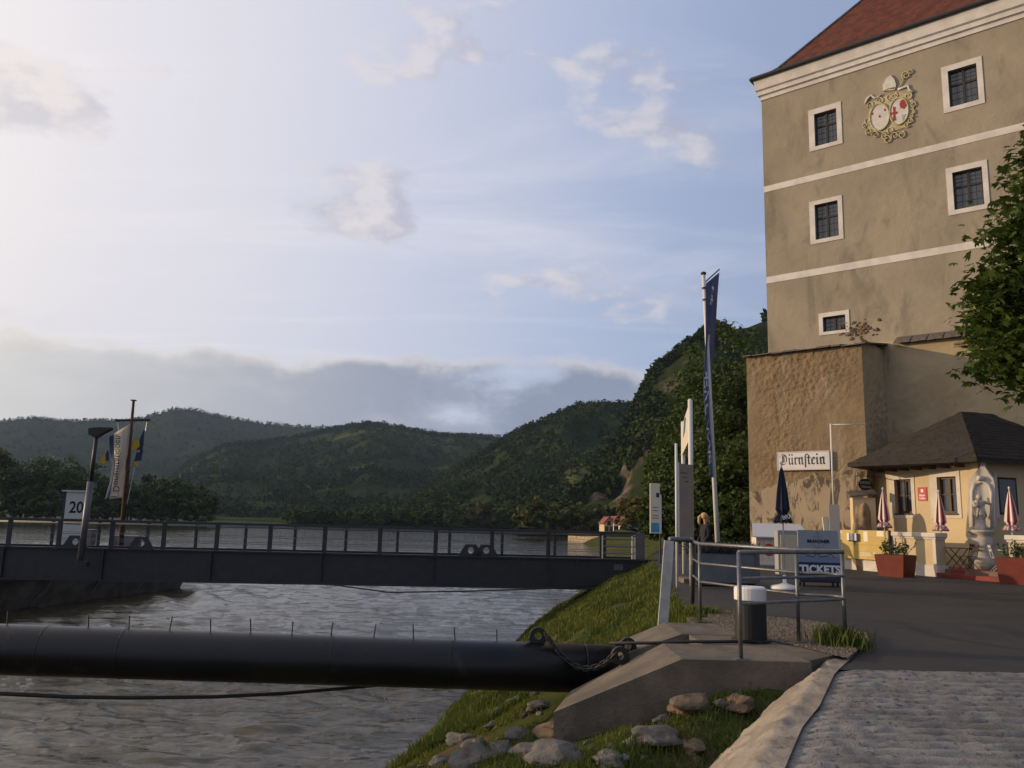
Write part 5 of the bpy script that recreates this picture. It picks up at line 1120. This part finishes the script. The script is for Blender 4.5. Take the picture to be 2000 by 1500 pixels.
for u in posts: MB().fbox(GF, u - .09, u + .09, .03, RHG - .06, -.03, .02).build('railing_post', m_steel, gw)
for i, u in enumerate(posts): MB().fbox(GF, u + .55, u + .68, .03, RHG - .06, -GWID - .02, -GWID + .03).build('railing_post', m_steel, gw)
for n0, nm in ((0, 'near'), (-GWID, 'far')):
    MB().fbox(GF, 0, GL - .3, RHG - .06, RHG + .03, n0 - .05, n0 + .05).build('handrail', m_steel, gw); MB().tube([GF.at(0, RHG - .13, n0 - .07), GF.at(GL - .3, RHG - .13, n0 - .07)], .028, 8).build('inner_rail', m_galv, gw, smooth=True)
    MB().tube([GF.at(0, RHG * .52, n0), GF.at(GL - .3, RHG * .52, n0)], .012, 6).build('wire', m_galv, gw); MB().tube([GF.at(0, RHG * .28, n0), GF.at(GL - .3, RHG * .28, n0)], .012, 6).build('wire', m_galv, gw)
def eye_plate(u, n): 
    q = MB(); f = GF.shift(u=u, n=n); hole = [(.13 * math.cos(a), .26 + .13 * math.sin(a)) for a in np.linspace(0, 6.283, 16, endpoint=False)]
    def sq(a):
        x, z = math.cos(a), math.sin(a); s = 1 / max(abs(x), abs(z)); x *= s; z *= s; zz = .03 + (z + 1) / 2 * .48; wd = .52 - (zz - .03) * .6; return (x * wd, zz)
    outp = [sq(a) for a in np.linspace(0, 6.283, 16, endpoint=False)]
    for k_ in range(16): j = (k_ + 1) % 16; q.hexa([f.at(*hole[k_], -.03), f.at(*outp[k_], -.03), f.at(*outp[j], -.03), f.at(*hole[j], -.03), f.at(*hole[k_], .03), f.at(*outp[k_], .03), f.at(*outp[j], .03), f.at(*hole[j], .03)])
    q.build('eye_plate', m_steel, gw)
for x in (920, 950): eye_plate(gu(x), .04)
for x in (148, 277): eye_plate(gu(x), .04)
MB().fbox(GF, GL - 1.9, GL - 1.5, -.45, -.2, .0, .03).build('name_plate', m_steel2, gw); MB().fbox(GF, gu(1125), gu(1131), -.55, -.03, 0, .05).build('bracket', m_steel, gw)
# landing gate: pillar, ladder-like gate
lg = thing('landing_gate', GF.at(GL - .4, 0, -.2), 'grey pillar and pale gate rails at the landing end of the gangway', 'gate'); MB().fbox(GF, GL - .95, GL - .55, -.05, RHG + .02, -.35, .06).build('pillar', m_steel2, lg)
for z in (.25, .55, .85): MB().tube([GF.at(GL - 2.4, z, .02), GF.at(GL - 1.0, z, .02)], .03, 6).build('gate_rail', m_galv, lg)
for u in (GL - 2.4, GL - 1.1): MB().tube([GF.at(u, .03, .02), GF.at(u, 1.0, .02)], .035, 6).build('gate_post', m_pole, lg)
lp = thing('landing_support', GF.at(GL - .6, -1.3, -1.2), 'concrete support block under the landing end of the gangway', 'support'); MB().fbox(GF, GL - 1.6, GL + .6, -2.6, -1.285, -GWID - .3, .3).build('block', m_concd, lp)
# lamp post on the girder
lpb = P(157, 1095, 33.2); lpt = P(189, 848, 33.2); lm = thing('lamp_post', lpb, 'grey lamp post with dark flat head bolted to the gangway girder', 'lamp'); mdl = lpb.lerp(lpt, .62)
MB().tube([lpb, mdl], .125, 10).build('lower_pole', m_steel2, lm, smooth=True); MB().tube([mdl, lpt], .075, 10).build('upper_pole', m_steel, lm, smooth=True)
LFm = Frame(lpt, R(0)); MB().prism(LFm, [(-.30, .22), (-.28, -.02), (.0, -.16), (.25, .02), (.58, .20), (.58, .28), (-.1, .26)], -.14, .14).build('lamp_head', m_iron, lm)
MB().box(lpb + Vector((0, .15, -.25)), .5, .25, .22).build('bracket', m_steel, lm)
# ================================================================== PONTOON
m_hull = mat('hull_paint', (.17, .165, .165), (.10, .09, .08), 1.2, .5, .2, 6)
bow = Vector((-20.6, 55, 0)); near = [Vector((-20.6, 55, 0)), Vector((-22.4, 47, 0)), Vector((-24.2, 38, 0)), Vector((-27, 24, 0)), Vector((-30.5, 5, 0))]
po = thing('pontoon', (-27, 30, 0), 'long dark grey landing pontoon with flared hull behind the gangway', 'pontoon'); q = MB(); DZ = 1.7
for a, b in zip(near[:-1], near[1:]):
    o = Vector((-9, 0, 0)); fl = Vector((-1.1, 0, 0))
    q.hexa([a + fl - Vector((0, 0, .8)), b + fl - Vector((0, 0, .8)), b + o - Vector((0, 0, .8)), a + o - Vector((0, 0, .8)), a + Vector((0, 0, DZ)), b + Vector((0, 0, DZ)), b + o + Vector((0, 0, DZ)), a + o + Vector((0, 0, DZ))])
q.poly([bow + Vector((-1.1, 0, -.8)), bow + Vector((-4.5, 3, -.8)), bow + Vector((-4.5, 4, DZ)), bow + Vector((0, 0, DZ))]); q.poly([bow + Vector((-9, 0, -.8)), bow + Vector((-4.5, 3, -.8)), bow + Vector((-4.5, 4, DZ)), bow + Vector((-9, 0, DZ))]); q.poly([bow + Vector((0, 0, DZ)), bow + Vector((-4.5, 4, DZ)), bow + Vector((-9, 0, DZ))])
q.build('hull', m_hull, po); MB().bar(near[0] + Vector((.06, 0, DZ - .08)), near[-1] + Vector((-.3, 0, DZ - .08)), .16, .2).build('rubbing_strake', m_steel, po)
for i, t in enumerate(np.linspace(.08, .95, 12)):
    y = 55 - t * 50; x = np.interp(y, [5, 24, 38, 47, 55], [-30.5, -27, -24.2, -22.4, -20.6]); MB().bar(Vector((x + .1, y, DZ - .15)), Vector((x - .75, y - .5, .15)), .10, .12).build('hull_rib', m_steel2, po)
for t in range(12):
    y = 53.5 - t * 2.2; x = np.interp(y, [5, 24, 38, 47, 55], [-30.5, -27, -24.2, -22.4, -20.6]) - .3; MB().tube([(x, y, DZ), (x, y, DZ + 1.05)], .03, 6).build('deck_rail_post', m_galv, po)
MB().tube([(-20.9, 53.5, DZ + 1.05), (-24.5, 38, DZ + 1.05), (-26.8, 27.1, DZ + 1.05)], .03, 6).build('deck_rail', m_galv, po)
MB().bar((-28.2, 10.2, DZ), (-28.2, 10.2, 3.9), .5).build('boom_bracket', m_steel, po)
for (x, y, w_, d_, h_, nm) in ((-25.6, 41, .9, .8, 1.9, 'deck_box'), (-24.6, 49, .6, .6, 2.1, 'deck_box'), (-23.0, 50.5, 1.4, .7, 1.75, 'deck_bollard')): MB().box((x, y, DZ), w_, d_, h_).build(nm, m_steel2, po, bevel=.03)
# number pylon
b = P(137, 1062, 44); ny = thing('number_pylon', (b.x, b.y, DZ), 'pale upright number pylon with a flat cap on the pontoon', 'pylon'); PFm = Frame((b.x - .48, b.y, DZ), R(8)); ph = P(140, 960, 44).z - DZ
MB().fbox(PFm, 0, .95, 0, ph, -.35, 0).build('body', mat('pylon_grey', (.42, .42, .42), None, rough=.5), ny); MB().fbox(PFm, -.16, 0, 0, ph, -.38, -.02).build('side_frame', m_steel, ny); MB().fbox(PFm, .95, 1.08, 0, ph, -.38, -.02).build('side_frame', m_steel, ny); MB().fbox(PFm, -.22, 1.25, ph, ph + .06, -.45, .1).build('cap', m_pole, ny)
text_obj('lettering', '20', PFm, .56, ph - .85, .85, m_blackink, ny, .006, bold=.018, sx=.85); MB().fbox(PFm, .1, .85, ph - 1.72, ph - 1.69, 0, .008).build('rule_line', m_steel, ny)
# mast with yard, banner and two flags
m_rust = mat('rusty_mast', (.10, .04, .018), (.035, .022, .016), 3, .8, .3, 14); Ym = 47.0; mb_ = P(236, 1064, Ym); mt = P(261, 783, Ym); mb0 = mb_.lerp(mt, -.18)
ms = thing('mast', (mb0.x, mb0.y, DZ), 'dark rusty mast with a yard arm on the pontoon', 'mast'); mb0.z = DZ; MB().tube([mb0, mb_.lerp(mt, .5), mt], [.15, .12, .07], 10).build('pole', m_rust, ms, smooth=True); MB().tube([P(225, 821, Ym), P(293, 820, Ym)], .07, 8).build('yard', m_iron, ms); MB().box((mt.x, mt.y, mt.z), .25, .25, .06).build('mast_cap', m_iron, ms)
MB().tube([P(287, 825, Ym), P(284, 842, Ym)], .012, 5).build('halyard', m_pole, ms); MB().tube([P(230, 825, Ym), P(232, 845, Ym)], .012, 5).build('halyard', m_pole, ms); MB().tube([P(263, 912, Ym), P(248, 985, Ym)], .02, 5).build('rope', m_pole, ms)
def cloth(name, grid, m_, par, thick=.012):
    nr, nc = len(grid), len(grid[0]); v = [tuple(p) for r in grid for p in r]; f = [(j * nc + i, j * nc + i + 1, (j + 1) * nc + i + 1, (j + 1) * nc + i) for j in range(nr - 1) for i in range(nc - 1)]
    o = mesh_np(name, v, f, m_, par, smooth=True); s = o.modifiers.new('thickness', 'SOLIDIFY'); s.thickness = thick; return o
m_ban = mat('banner_cloth', (.62, .55, .47), (.56, .50, .43), 1, .9, trans=.35); m_banb = mat('banner_blue', (.05, .075, .13), (.08, .10, .16), 2, .9, trans=.25)
bn = thing('banner', P(235, 975, Ym - .3), 'tall white banner with a blue edge hanging from the mast, seen from behind', 'banner')
def bgrid(s0, s1, nc=8):
    g = []
    for j in range(25):
        t = j / 24; L = (np.interp(t, [0, .2, .45, .7, 1], [213, 214, 219, 215, 205]), np.interp(t, [0, .12, 1], [853, 870, 976])); Rr = (np.interp(t, [0, 1], [252, 239]), np.interp(t, [0, 1], [829, 972])); r = []
        for i in range(nc + 1): s = s0 + (s1 - s0) * i / nc; r.append(P(L[0] + (Rr[0] - L[0]) * s, L[1] + (Rr[1] - L[1]) * s, Ym - .25 + .22 * math.sin(s * 5 + t * 4) * (1 - s) + .1 * math.sin(t * 9) * (1 - s)))
        g.append(r)
    return g
cloth('blue_edge', bgrid(0, .24, 4), m_banb, bn); cloth('white_cloth', bgrid(.24, 1, 10), m_ban, bn)
BFm = Frame(P(228, 900, Ym - .62), R(0)); BFm.w = (P(233, 830, Ym) - P(224, 975, Ym)).normalized(); BFm.u = Vector((1, 0, 0)); text_obj('lettering', 'Donaustationen', BFm, .05, -.15, .52, m_blackink, bn, 0, rot=R(90), flip=True, sx=.95)
lo_ = MB(); lo_.fbox(BFm, -.28, .2, -2.28, -2.26, 0, .01).fbox(BFm, .19, .21, -2.28, -1.75, 0, .01).fbox(BFm, -.2, .2, -1.76, -1.74, 0, .01).fbox(BFm, -.22, .12, -2.05, -1.98, 0, .01); lo_.build('small_print', m_steel2, bn)
m_fy = mat('flag_yellow', (.48, .30, .02), None, rough=.85, trans=.3); m_fb = mat('flag_blue', (.018, .04, .10), None, rough=.85, trans=.2)
def flag(name, quadA, quadB, Y, lab, bands):
    t = thing(name, P(*quadB[0], Y), lab, 'flag', 'blue and yellow flags on the mast')
    for (t0, t1, s0, s1, m_, nm) in bands:
        g = []
        for j in range(7):
            tt = t0 + (t1 - t0) * j / 6; a = (quadA[0][0] + (quadB[0][0] - quadA[0][0]) * tt, quadA[0][1] + (quadB[0][1] - quadA[0][1]) * tt); b = (quadA[1][0] + (quadB[1][0] - quadA[1][0]) * tt, quadA[1][1] + (quadB[1][1] - quadA[1][1]) * tt)
            g.append([P(a[0] + (b[0] - a[0]) * s, a[1] + (b[1] - a[1]) * s, Y + .12 * math.sin(tt * 7 + s * 5)) for s in np.linspace(s0, s1, 6)])
        cloth(nm, g, m_, t, .01)
flag('flag', [(281, 840), (281, 838)], [(262, 912), (272, 908)], Ym - .1, 'blue and yellow flag hanging right of the mast', [(.1, .35, 0, 1, m_fb, 'blue_stripe')])
FR = [o for o in bpy.data.objects if o.name.startswith('flag') and o.get('category') == 'flag'][-1]
def poly_cloth(name, pts, Y, m_, par, dz=0): q = MB(); q.poly([P(x, y, Y) for x, y in pts]); o = q.build(name, m_, par); s = o.modifiers.new('t', 'SOLIDIFY'); s.thickness = .015
for ch in list(FR.children): bpy.data.objects.remove(ch)
poly_cloth('blue_field', [(282, 838), (280, 868), (276, 900), (262, 902), (266, 885), (272, 858)], Ym - .1, m_fb, FR); poly_cloth('yellow_field', [(272, 856), (273, 872), (266, 878), (257, 876), (262, 862)], Ym - .16, m_fy, FR); poly_cloth('yellow_tail', [(262, 902), (272, 900), (269, 911), (263, 909)], Ym - .13, m_fy, FR); poly_cloth('yellow_emblem', [(268, 880), (273, 878), (273, 883), (267, 884)], Ym - .17, m_fy, FR)
FL = thing('flag', P(200, 905, Ym), 'blue and yellow flag half hidden behind the white banner', 'flag', 'blue and yellow flags on the mast'); poly_cloth('yellow_field', [(208, 880), (209, 900), (203, 907), (194, 903)], Ym + .2, m_fy, FL); poly_cloth('blue_field', [(210, 878), (213, 885), (213, 900), (207, 901), (206, 888)], Ym + .12, m_fb, FL)
# ================================================================== SIGNS AT THE LANDING
m_post = mat('white_post', (.60, .57, .53), None, rough=.45)
q3 = P(1351, 1060, 22); q2 = P(1336, 1060, 27); H3 = P(1351, 782, 22).z
isg = thing('landing_sign', (q3.x, q3.y + 2, Z0), 'large landing sign of pale panel between two thick white posts', 'sign')
for qq, r in ((q3, .065), (q2, .065)): MB().tube([(qq.x, qq.y, Z0), (qq.x, qq.y, H3)], r, 12).build('post', m_post, isg, smooth=True); MB().blob((qq.x, qq.y, H3), .06, 1, 1, .8, 2, 0).build('post_cap', m_post, isg, smooth=True)
pz0 = P(1337, 889, 27).z; SFm = Frame((q2.x, q2.y, 0), math.atan2(q3.y - q2.y, q3.x - q2.x)); SLm = (Vector((q3.x, q3.y, 0)) - Vector((q2.x, q2.y, 0))).length
MB().fbox(SFm, .08, SLm - .08, pz0, H3 - .12, -.04, .04).build('panel', mat('pale_panel', (.58, .50, .40), None, rough=.5), isg); MB().prism(SFm, [(1.2, pz0 + .45), (2.6, pz0 + .5), (3.3, pz0 + .85), (2.0, pz0 + .95)], .04, .046).build('green_emblem', mat('emblem_green', (.04, .10, .08), None, rough=.5), isg)
inf = thing('info_panel', P(1322, 1090, 21.0), 'beige information panel on a thin white post below the landing sign', 'sign'); i0 = P(1322, 1060, 21.2); MB().tube([(i0.x, i0.y, Z0 - .1), (i0.x, i0.y, P(1322, 866, 21.2).z)], .035, 8).build('post', m_post, inf, smooth=True)
iL = P(1326, 905, 21.2); iR = P(1354, 912, 22.0 - .35); IF = Frame((iL.x, iL.y, 0), math.atan2(iR.y - iL.y, iR.x - iL.x)); il = (Vector((iR.x, iR.y)) - Vector((iL.x, iL.y))).length
m_beige = mat('info_beige', (.34, .26, .20), (.28, .22, .175), 2, .6, c3=(.36, .24, .12), s3=1.3)
MB().fbox(IF, 0, il, P(1326, 1050, 21.2).z, iL.z, -.04, 0).build('panel', m_beige, inf); MB().fbox(IF, -.03, 0, P(1326, 1050, 21.2).z, iL.z + .02, -.05, .01).build('panel_edge', m_post, inf)
for k_, (a, b) in enumerate(((.12, .60), (.22, .5), (.4, .62))): MB().fbox(IF, il * a, il * b, iL.z - .22 - .11 * k_ - .03, iL.z - .22 - .11 * k_, 0, .004).build('print_line', mat('print_brown', (.14, .10, .08), None), inf)
Yg = 33.5; gs = thing('gate_sign', P(1279, 1045, Yg), 'white upright sign with a blue foot at the gangway gate', 'sign'); a = P(1270, 1040, Yg); GS = Frame((a.x, a.y, 0), R(12)); gz0, gz1 = P(1278, 1042, Yg).z, P(1278, 944, Yg).z
MB().fbox(GS, 0, .42, gz0, gz1, -.05, 0).build('board', mat('gate_sign_cream', (.64, .57, .46), None, rough=.5), gs, bevel=.01); MB().fbox(GS, .04, .38, gz0 + .06, gz0 + .42, 0, .006).build('blue_picture', mat('sign_bright_blue', (.03, .20, .42), (.10, .35, .50), 4, .5), gs); MB().fbox(GS, .26, .39, gz1 - .56, gz1 - .38, 0, .006).build('logo', m_tn, gs)
for k_, (a, b, z) in enumerate(((.1, .34, .95), (.12, .34, 1.08), (.1, .36, 1.28), (.08, .36, 1.38))): MB().fbox(GS, a, b, gz1 - z - .03, gz1 - z, 0, .005).build('print_line', m_steel2, gs)
MB().fbox(GS, .42, .49, gz0, gz1 - .45, -.06, .0).build('side_post', m_post, gs); MB().tube([GS.at(.45, Z0 - .1, -.05), GS.at(.45, gz0 + .1, -.05)], .04, 8).build('foot_post', m_steel, gs)
# flagpole with long blue banner
Yf = 24.0; f0 = P(1402, 1068, Yf); f1 = P(1374, 537, Yf); fpz = f0.lerp(f1, -.12); fpz.z = max(Z0, fpz.z)
fpole = thing('flagpole', (fpz.x, fpz.y, Z0), 'tall slightly leaning white flagpole in front of the trees', 'pole'); fz = f0 + (f0 - f1) * ((f0.z - Z0) / (f1.z - f0.z)); MB().tube([fz, f0.lerp(f1, .4), f1], [.075, .065, .055], 12).build('pole', m_post, fpole, smooth=True); MB().lathe([(.05, 0), (.085, .02), (.085, .07), (.03, .1)], f1, 14).build('pole_cap', m_iron, fpole)
for t in (.90, .945): c = f0.lerp(f1, t); MB().tube([c, c + Vector((0, 0, .05))], .075, 12).build('clamp', m_iron, fpole)
bf = thing('banner_flag', f0.lerp(f1, .3), 'long dark blue banner with white letters hanging along the flagpole', 'banner'); m_bf = mat('blue_banner', (.11, .13, .24), (.15, .17, .28), 2, .8, trans=.45)
arm = P(1405, 526, Yf + 1.0); MB().tube([P(1377, 551, Yf), arm], .02, 6).build('arm', m_iron, bf)
NR = 60; left = []; right = []
for j in range(NR + 1):
    t = j / NR; y = 553 + (932 - 553) * t; lx = np.interp(t, [0, .1, .3, .5, .7, .9, 1], [1379, 1379.5, 1377, 1374.5, 1376, 1383, 1387]); rx = np.interp(t, [0, .15, .4, .6, .8, 1], [1404, 1400, 1391, 1390.5, 1391, 1391.5]); ry = y - (20 * max(0, 1 - t * 5))
    left.append(P(lx, y, Yf - .10 - .5 * t)); right.append(P(rx, ry, Yf + .9 * (1 - t) ** 1.5 + .12))
cloth('cloth', [[l.lerp(r, s) + Vector((0, .06 * math.sin(s * 6 + j * .25), 0)) for s in np.linspace(0, 1, 7)] for j, (l, r) in enumerate(zip(left, right))], m_bf, bf)
def flagtext(s, t0, t1, m_, off, wd):
    cu = bpy.data.curves.new('t', 'FONT'); cu.body = s; cu.size = 1; cu.offset = .02; ob = bpy.data.objects.new('t', cu); COL.objects.link(ob); me = bpy.data.meshes.new_from_object(ob.evaluated_get(bpy.context.evaluated_depsgraph_get())); bpy.data.objects.remove(ob); xs_ = [v.co.x for v in me.vertices]; X0, X1 = min(xs_), max(xs_); q = MB()
    for v in me.vertices:
        t = t1 + (t0 - t1) * (v.co.x - X0) / (X1 - X0); s_ = off + (.72 - v.co.y) * wd; j = min(NR - 1, int(t * NR)); fr_ = t * NR - j; l = left[j].lerp(left[j + 1], fr_); r = right[j].lerp(right[j + 1], fr_); p = l.lerp(r, s_); q.v.append(tuple(p + Vector((0, .06 * math.sin(s_ * 6 + (j + fr_) * .25) - .03, 0))))
    q.f = [tuple(p.vertices) for p in me.polygons]; q.build('lettering', m_, bf)
flagtext('BRANDNER', .44, .93, m_textw, .02, .75)
for j_ in range(11):        # the small upper line cannot be read in the photograph: plain letter-sized marks
    t = .16 + j_ * .022; jj = int(t * NR); l, r = left[jj], right[jj]; MB().poly([l.lerp(r, .26) + Vector((0, -.04, 0)), l.lerp(r, .44) + Vector((0, -.04, 0)), l.lerp(r, .42) + Vector((0, -.04, -.075)), l.lerp(r, .24) + Vector((0, -.04, -.075))]).build('letter_mark', m_textw, bf)
an = MB()
for j in range(8): t = .04 + j * .012; l, r = left[int(t * NR)], right[int(t * NR)]; c = l.lerp(r, .55 - j * .03); an.blob(c + Vector((-.02, -.05, 0)), .035 + .02 * (j % 3), 1, .3, 1.2, 1, .3, 2, j)
an.build('emblem', m_textw, bf)
# lavender trough
b = G(1418, 1146, Z0); lt_ = thing('lavender_trough', b, 'large grey trough planted with lavender beside the flagpole', 'planter'); tf = Frame((b.x - .86, b.y, Z0), R(-4)); th = tf.hit(1418, 1082)[1]
MB().fbox(tf, 0, 1.72, .1, th, -.7, 0).build('trough', mat('trough_grey', (.12, .125, .135), (.09, .095, .10), 2, .55), lt_, bevel=.01); MB().fbox(tf, 1.6, 1.72, .02, th + .01, -.7, .03).build('end_frame', m_steel2, lt_)
for a in (.15, 1.5): MB().fbox(tf, a, a + .08, 0, .1, -.6, -.08).build('foot', m_iron, lt_)
rng = np.random.default_rng(3); v = []; f = []
for i in range(2600):
    p = tf.at(rng.random() * 1.72, th - .03, -rng.random() * .7); d = Vector((rng.normal() * .16, rng.normal() * .16, .10 + rng.random() * .18)); k = len(v); s = Vector((rng.normal(), rng.normal(), 0)).normalized() * .006; v += [tuple(p - s), tuple(p + s), tuple(p + d + s), tuple(p + d - s)]; f.append((k, k + 1, k + 2, k + 3))
    if rng.random() < .35: k = len(v); e = p + d; v += [tuple(e - s * 2), tuple(e + s * 2), tuple(e + d * .25 + s), tuple(e + d * .25 - s)]; f.append((k, k + 1, k + 2, k + 3))
o = mesh_np('lavender', v, f, leafmat('lavender_leaf', (.055, .065, .05), (.075, .06, .085), 6), lt_)
# ================================================================== WOMAN
wb = P(1378, 1050, 23.2); wz = Z0 + .12; tag(MB().box((wb.x + .2, wb.y + .1, Z0 - .02), 1.8, 1.0, .14).build('kerb_slab', m_conc), kind='structure'); wm = thing('person', (wb.x, wb.y, wz), 'woman with blond ponytail and dark top standing behind the lavender trough', 'person')
def skinned(name, nodes, edges, m_, par, root=0, sub=2):
    me = bpy.data.meshes.new(name); me.from_pydata([n[:3] for n in nodes], edges, []); o = bpy.data.objects.new(name, me); COL.objects.link(o); o.parent = par
    sk = o.modifiers.new('skin', 'SKIN'); sk.use_smooth_shade = True
    for i, n in enumerate(nodes): me.skin_vertices[0].data[i].radius = (n[3], n[4] if len(n) > 4 else n[3])
    me.skin_vertices[0].data[root].use_root = True; s = o.modifiers.new('sub', 'SUBSURF'); s.levels = sub; s.render_levels = sub; me.materials.append(m_); return o
m_dress = mat('dark_clothes', (.014, .014, .018), (.02, .02, .024), 6, .9); m_skin = mat('skin', (.42, .23, .15), None, rough=.55); m_hair = mat('blond_hair', (.50, .33, .14), (.36, .22, .09), 20, .6)
nd = [(0, 0, .93, .17, .12), (0, 0, 1.12, .145, .11), (0, 0, 1.32, .165, .12), (0, 0, 1.45, .10, .09), (-.17, 0, 1.43, .065), (.17, 0, 1.43, .065), (-.23, -.02, 1.16, .048), (.23, -.02, 1.16, .048), (-.19, -.16, .98, .038), (.19, -.16, .98, .038), (-.10, 0, .88, .10), (.10, 0, .88, .10), (-.10, 0, .50, .07), (.10, 0, .50, .07), (-.10, .02, .10, .048), (.10, .02, .10, .048), (-.10, -.12, .04, .04), (.10, -.12, .04, .04)]
ed = [(0, 1), (1, 2), (2, 3), (2, 4), (2, 5), (4, 6), (5, 7), (6, 8), (7, 9), (0, 10), (0, 11), (10, 12), (11, 13), (12, 14), (13, 15), (14, 16), (15, 17)]
body = skinned('body', nd, ed, m_dress, wm); body.rotation_euler.z = R(-75)
hd = skinned('head_and_neck', [(0, 0, 1.44, .055), (0, 0, 1.53, .052), (.0, -.01, 1.60, .075, .085), (0, -.012, 1.68, .088, .10), (0, -.0, 1.75, .07, .08)], [(0, 1), (1, 2), (2, 3), (3, 4)], m_skin, wm); hd.rotation_euler.z = R(75)
fc = MB(); 
def wl(x, y, z): a = R(75); return (wb.x + x * math.cos(a) - y * math.sin(a), wb.y + x * math.sin(a) + y * math.cos(a), wz + z)
fc.blob(wl(0, -.108, 1.655), .018, 1, 1.2, 1.4, 2, 0); fc.build('nose', m_skin, wm, smooth=True)
for s in (-.034, .034): MB().blob(wl(s, -.092, 1.69), .011, 1, 1, .7, 2, 0).build('eye', m_iron, wm, smooth=True)
MB().blob(wl(0, -.094, 1.61), .02, 1.2, .6, .4, 2, 0).build('mouth', mat('lips', (.35, .10, .09), None), wm, smooth=True)
h_ = MB(); h_.blob(wl(0, .025, 1.70), .100, .95, 1.08, 1.0, 3, .08, 3, 1); h_.tube([wl(0, .10, 1.72), wl(0, .165, 1.66), wl(0, .17, 1.54), wl(0, .15, 1.44)], [.035, .045, .04, .012], 8); h_.build('hair', m_hair, wm, smooth=True)
for s, i in ((-.19, 8), (.19, 9)):
    hn = skinned('hand', [(s, -.16, .98, .03), (s, -.20, .93, .036, .018), (s - .028, -.235, .89, .009), (s - .01, -.25, .875, .009), (s + .01, -.25, .875, .009), (s + .028, -.24, .885, .009), (s - .04, -.19, .915, .010)], [(0, 1), (1, 2), (1, 3), (1, 4), (1, 5), (1, 6)], m_skin, wm, sub=1); hn.rotation_euler.z = R(-75)
# ================================================================== HOUSES FAR OFF
m_hw = mat('house_wall', (.58, .50, .42), None, rough=.9); m_hy = mat('house_wall_ochre', (.48, .38, .22), None, rough=.9); m_hr = mat('house_roof', (.22, .055, .035), (.16, .042, .03), .6, .9); m_hd = mat('house_window_dark', (.03, .03, .03), None)
def house(px0, px1, pyb, pye, pyr, Y, m_, lab, zb=2.2):
    a = P(px0, pyb, Y); b = P(px1, pyb, Y); w = b.x - a.x; f = Frame((a.x, Y, zb), 0); ze = P(px0, pye, Y).z - zb; zr = P(px0, pyr, Y).z - zb; t = thing('house', f.at(w / 2, 0, -5), lab, 'house', 'gabled houses on the right shore')
    MB().prism(f, [(0, -1.0), (w, -1.0), (w, ze), (w * .72, ze + (zr - ze) * .62), (w / 2, zr - .1), (w * .28, ze + (zr - ze) * .62), (0, ze)], -11, 0).build('wall', m_, t)
    r = MB()
    for s0, s1 in (((-.25, ze - .25), (w / 2, zr)), ((w + .25, ze - .25), (w / 2, zr))): r.hexa([f.at(s0[0], s0[1], .35), f.at(s1[0], s1[1], .35), f.at(s1[0], s1[1], -11.3), f.at(s0[0], s0[1], -11.3), f.at(s0[0], s0[1] + .3, .35), f.at(s1[0], s1[1] + .3, .35), f.at(s1[0], s1[1] + .3, -11.3), f.at(s0[0], s0[1] + .3, -11.3)])
    r.build('roof', m_hr, t)
    for r_ in range(2):
        for c_ in range(2 if r_ == 0 else 1): u = w * (.27 + .46 * c_) if r_ == 0 else w * .5; z = ze * .45 if r_ == 0 else ze * 1.02; MB().fbox(f, u - .45, u + .45, z - .6, z + .6, .0, .05).build('window', m_hd, t)
    return t
house(1180, 1199, 1037, 1022, 1011, 205, m_hy, 'ochre gabled house, leftmost of the red-roofed row'); house(1199, 1211, 1037, 1020, 1010, 203, m_hw, 'pale gabled house second from the left of the row'); house(1211, 1221, 1037, 1024, 1014, 200, m_hw, 'lowest pink-walled house in the red-roofed row'); house(1221, 1233, 1037, 1020, 1008, 203, m_hw, 'pale house at the right of the row, half behind the tree')
house(676, 688, 1020, 1012, 1006, 560, m_hw, 'small white house with red roof far along the shore'); house(1470, 1480, 1000, 990, 985, 240, m_hw, 'hidden pale house behind the trees') if False else None
for x, w_ in ((706, 'first'), (714, 'second'), (722, 'third'), (730, 'rightmost')): c = P(x, 1019, 560); tag(MB().lathe([(2.4, 0), (2.4, 1.6), (.1, 3.2)], (c.x, c.y, 1.4), 4).build('marquee', m_signwhite), w_ + ' white peaked tent from the left on the far shore', 'tent', 'white tents on the far shore')
wl_ = thing('shore_wall', P(1150, 1050, 190), 'pale stone quay wall on the right shore beyond the gangway', 'wall'); rowc = random.Random(2); wa = G(1110, 1047, 1.0); wbp = G(1182, 1054, 1.0); WF = Frame((wa.x, wa.y, 0), math.atan2(wbp.y - wa.y, wbp.x - wa.x)); wlen = (wbp - wa).length
m_qs = mat('quay_stone', (.34, .27, .18), (.22, .17, .12), .8, .95)
for r_ in range(3):
    u = 0
    while u < wlen: w_ = rowc.uniform(1.2, 2.4); MB().fbox(WF, u, min(u + w_ - .08, wlen), -.3 + r_ * .8, .42 + r_ * .8, -1.2, rowc.uniform(0, .12)).build('stone', m_qs, wl_); u += w_
# ================================================================== AIR
hz = MB(); hz.box((0, 1750, -3.2), 5900, 4100, 620); ho = hz.build('haze', bpy.data.materials.new('haze_air')); M = ho.data.materials[0]; M.use_nodes = True; k = N(M.node_tree); k.n.remove(k.n['Principled BSDF']); pv = k.add('ShaderNodeVolumePrincipled'); pv.inputs['Color'].default_value = (.58, .76, 1, 1); pv.inputs['Density'].default_value = .000065; pv.inputs['Anisotropy'].default_value = .0; k.put(k.n['Material Output'].inputs['Volume'], pv.outputs[0]); tag(ho, 'thin blue evening haze filling the valley', 'haze', kind='stuff')
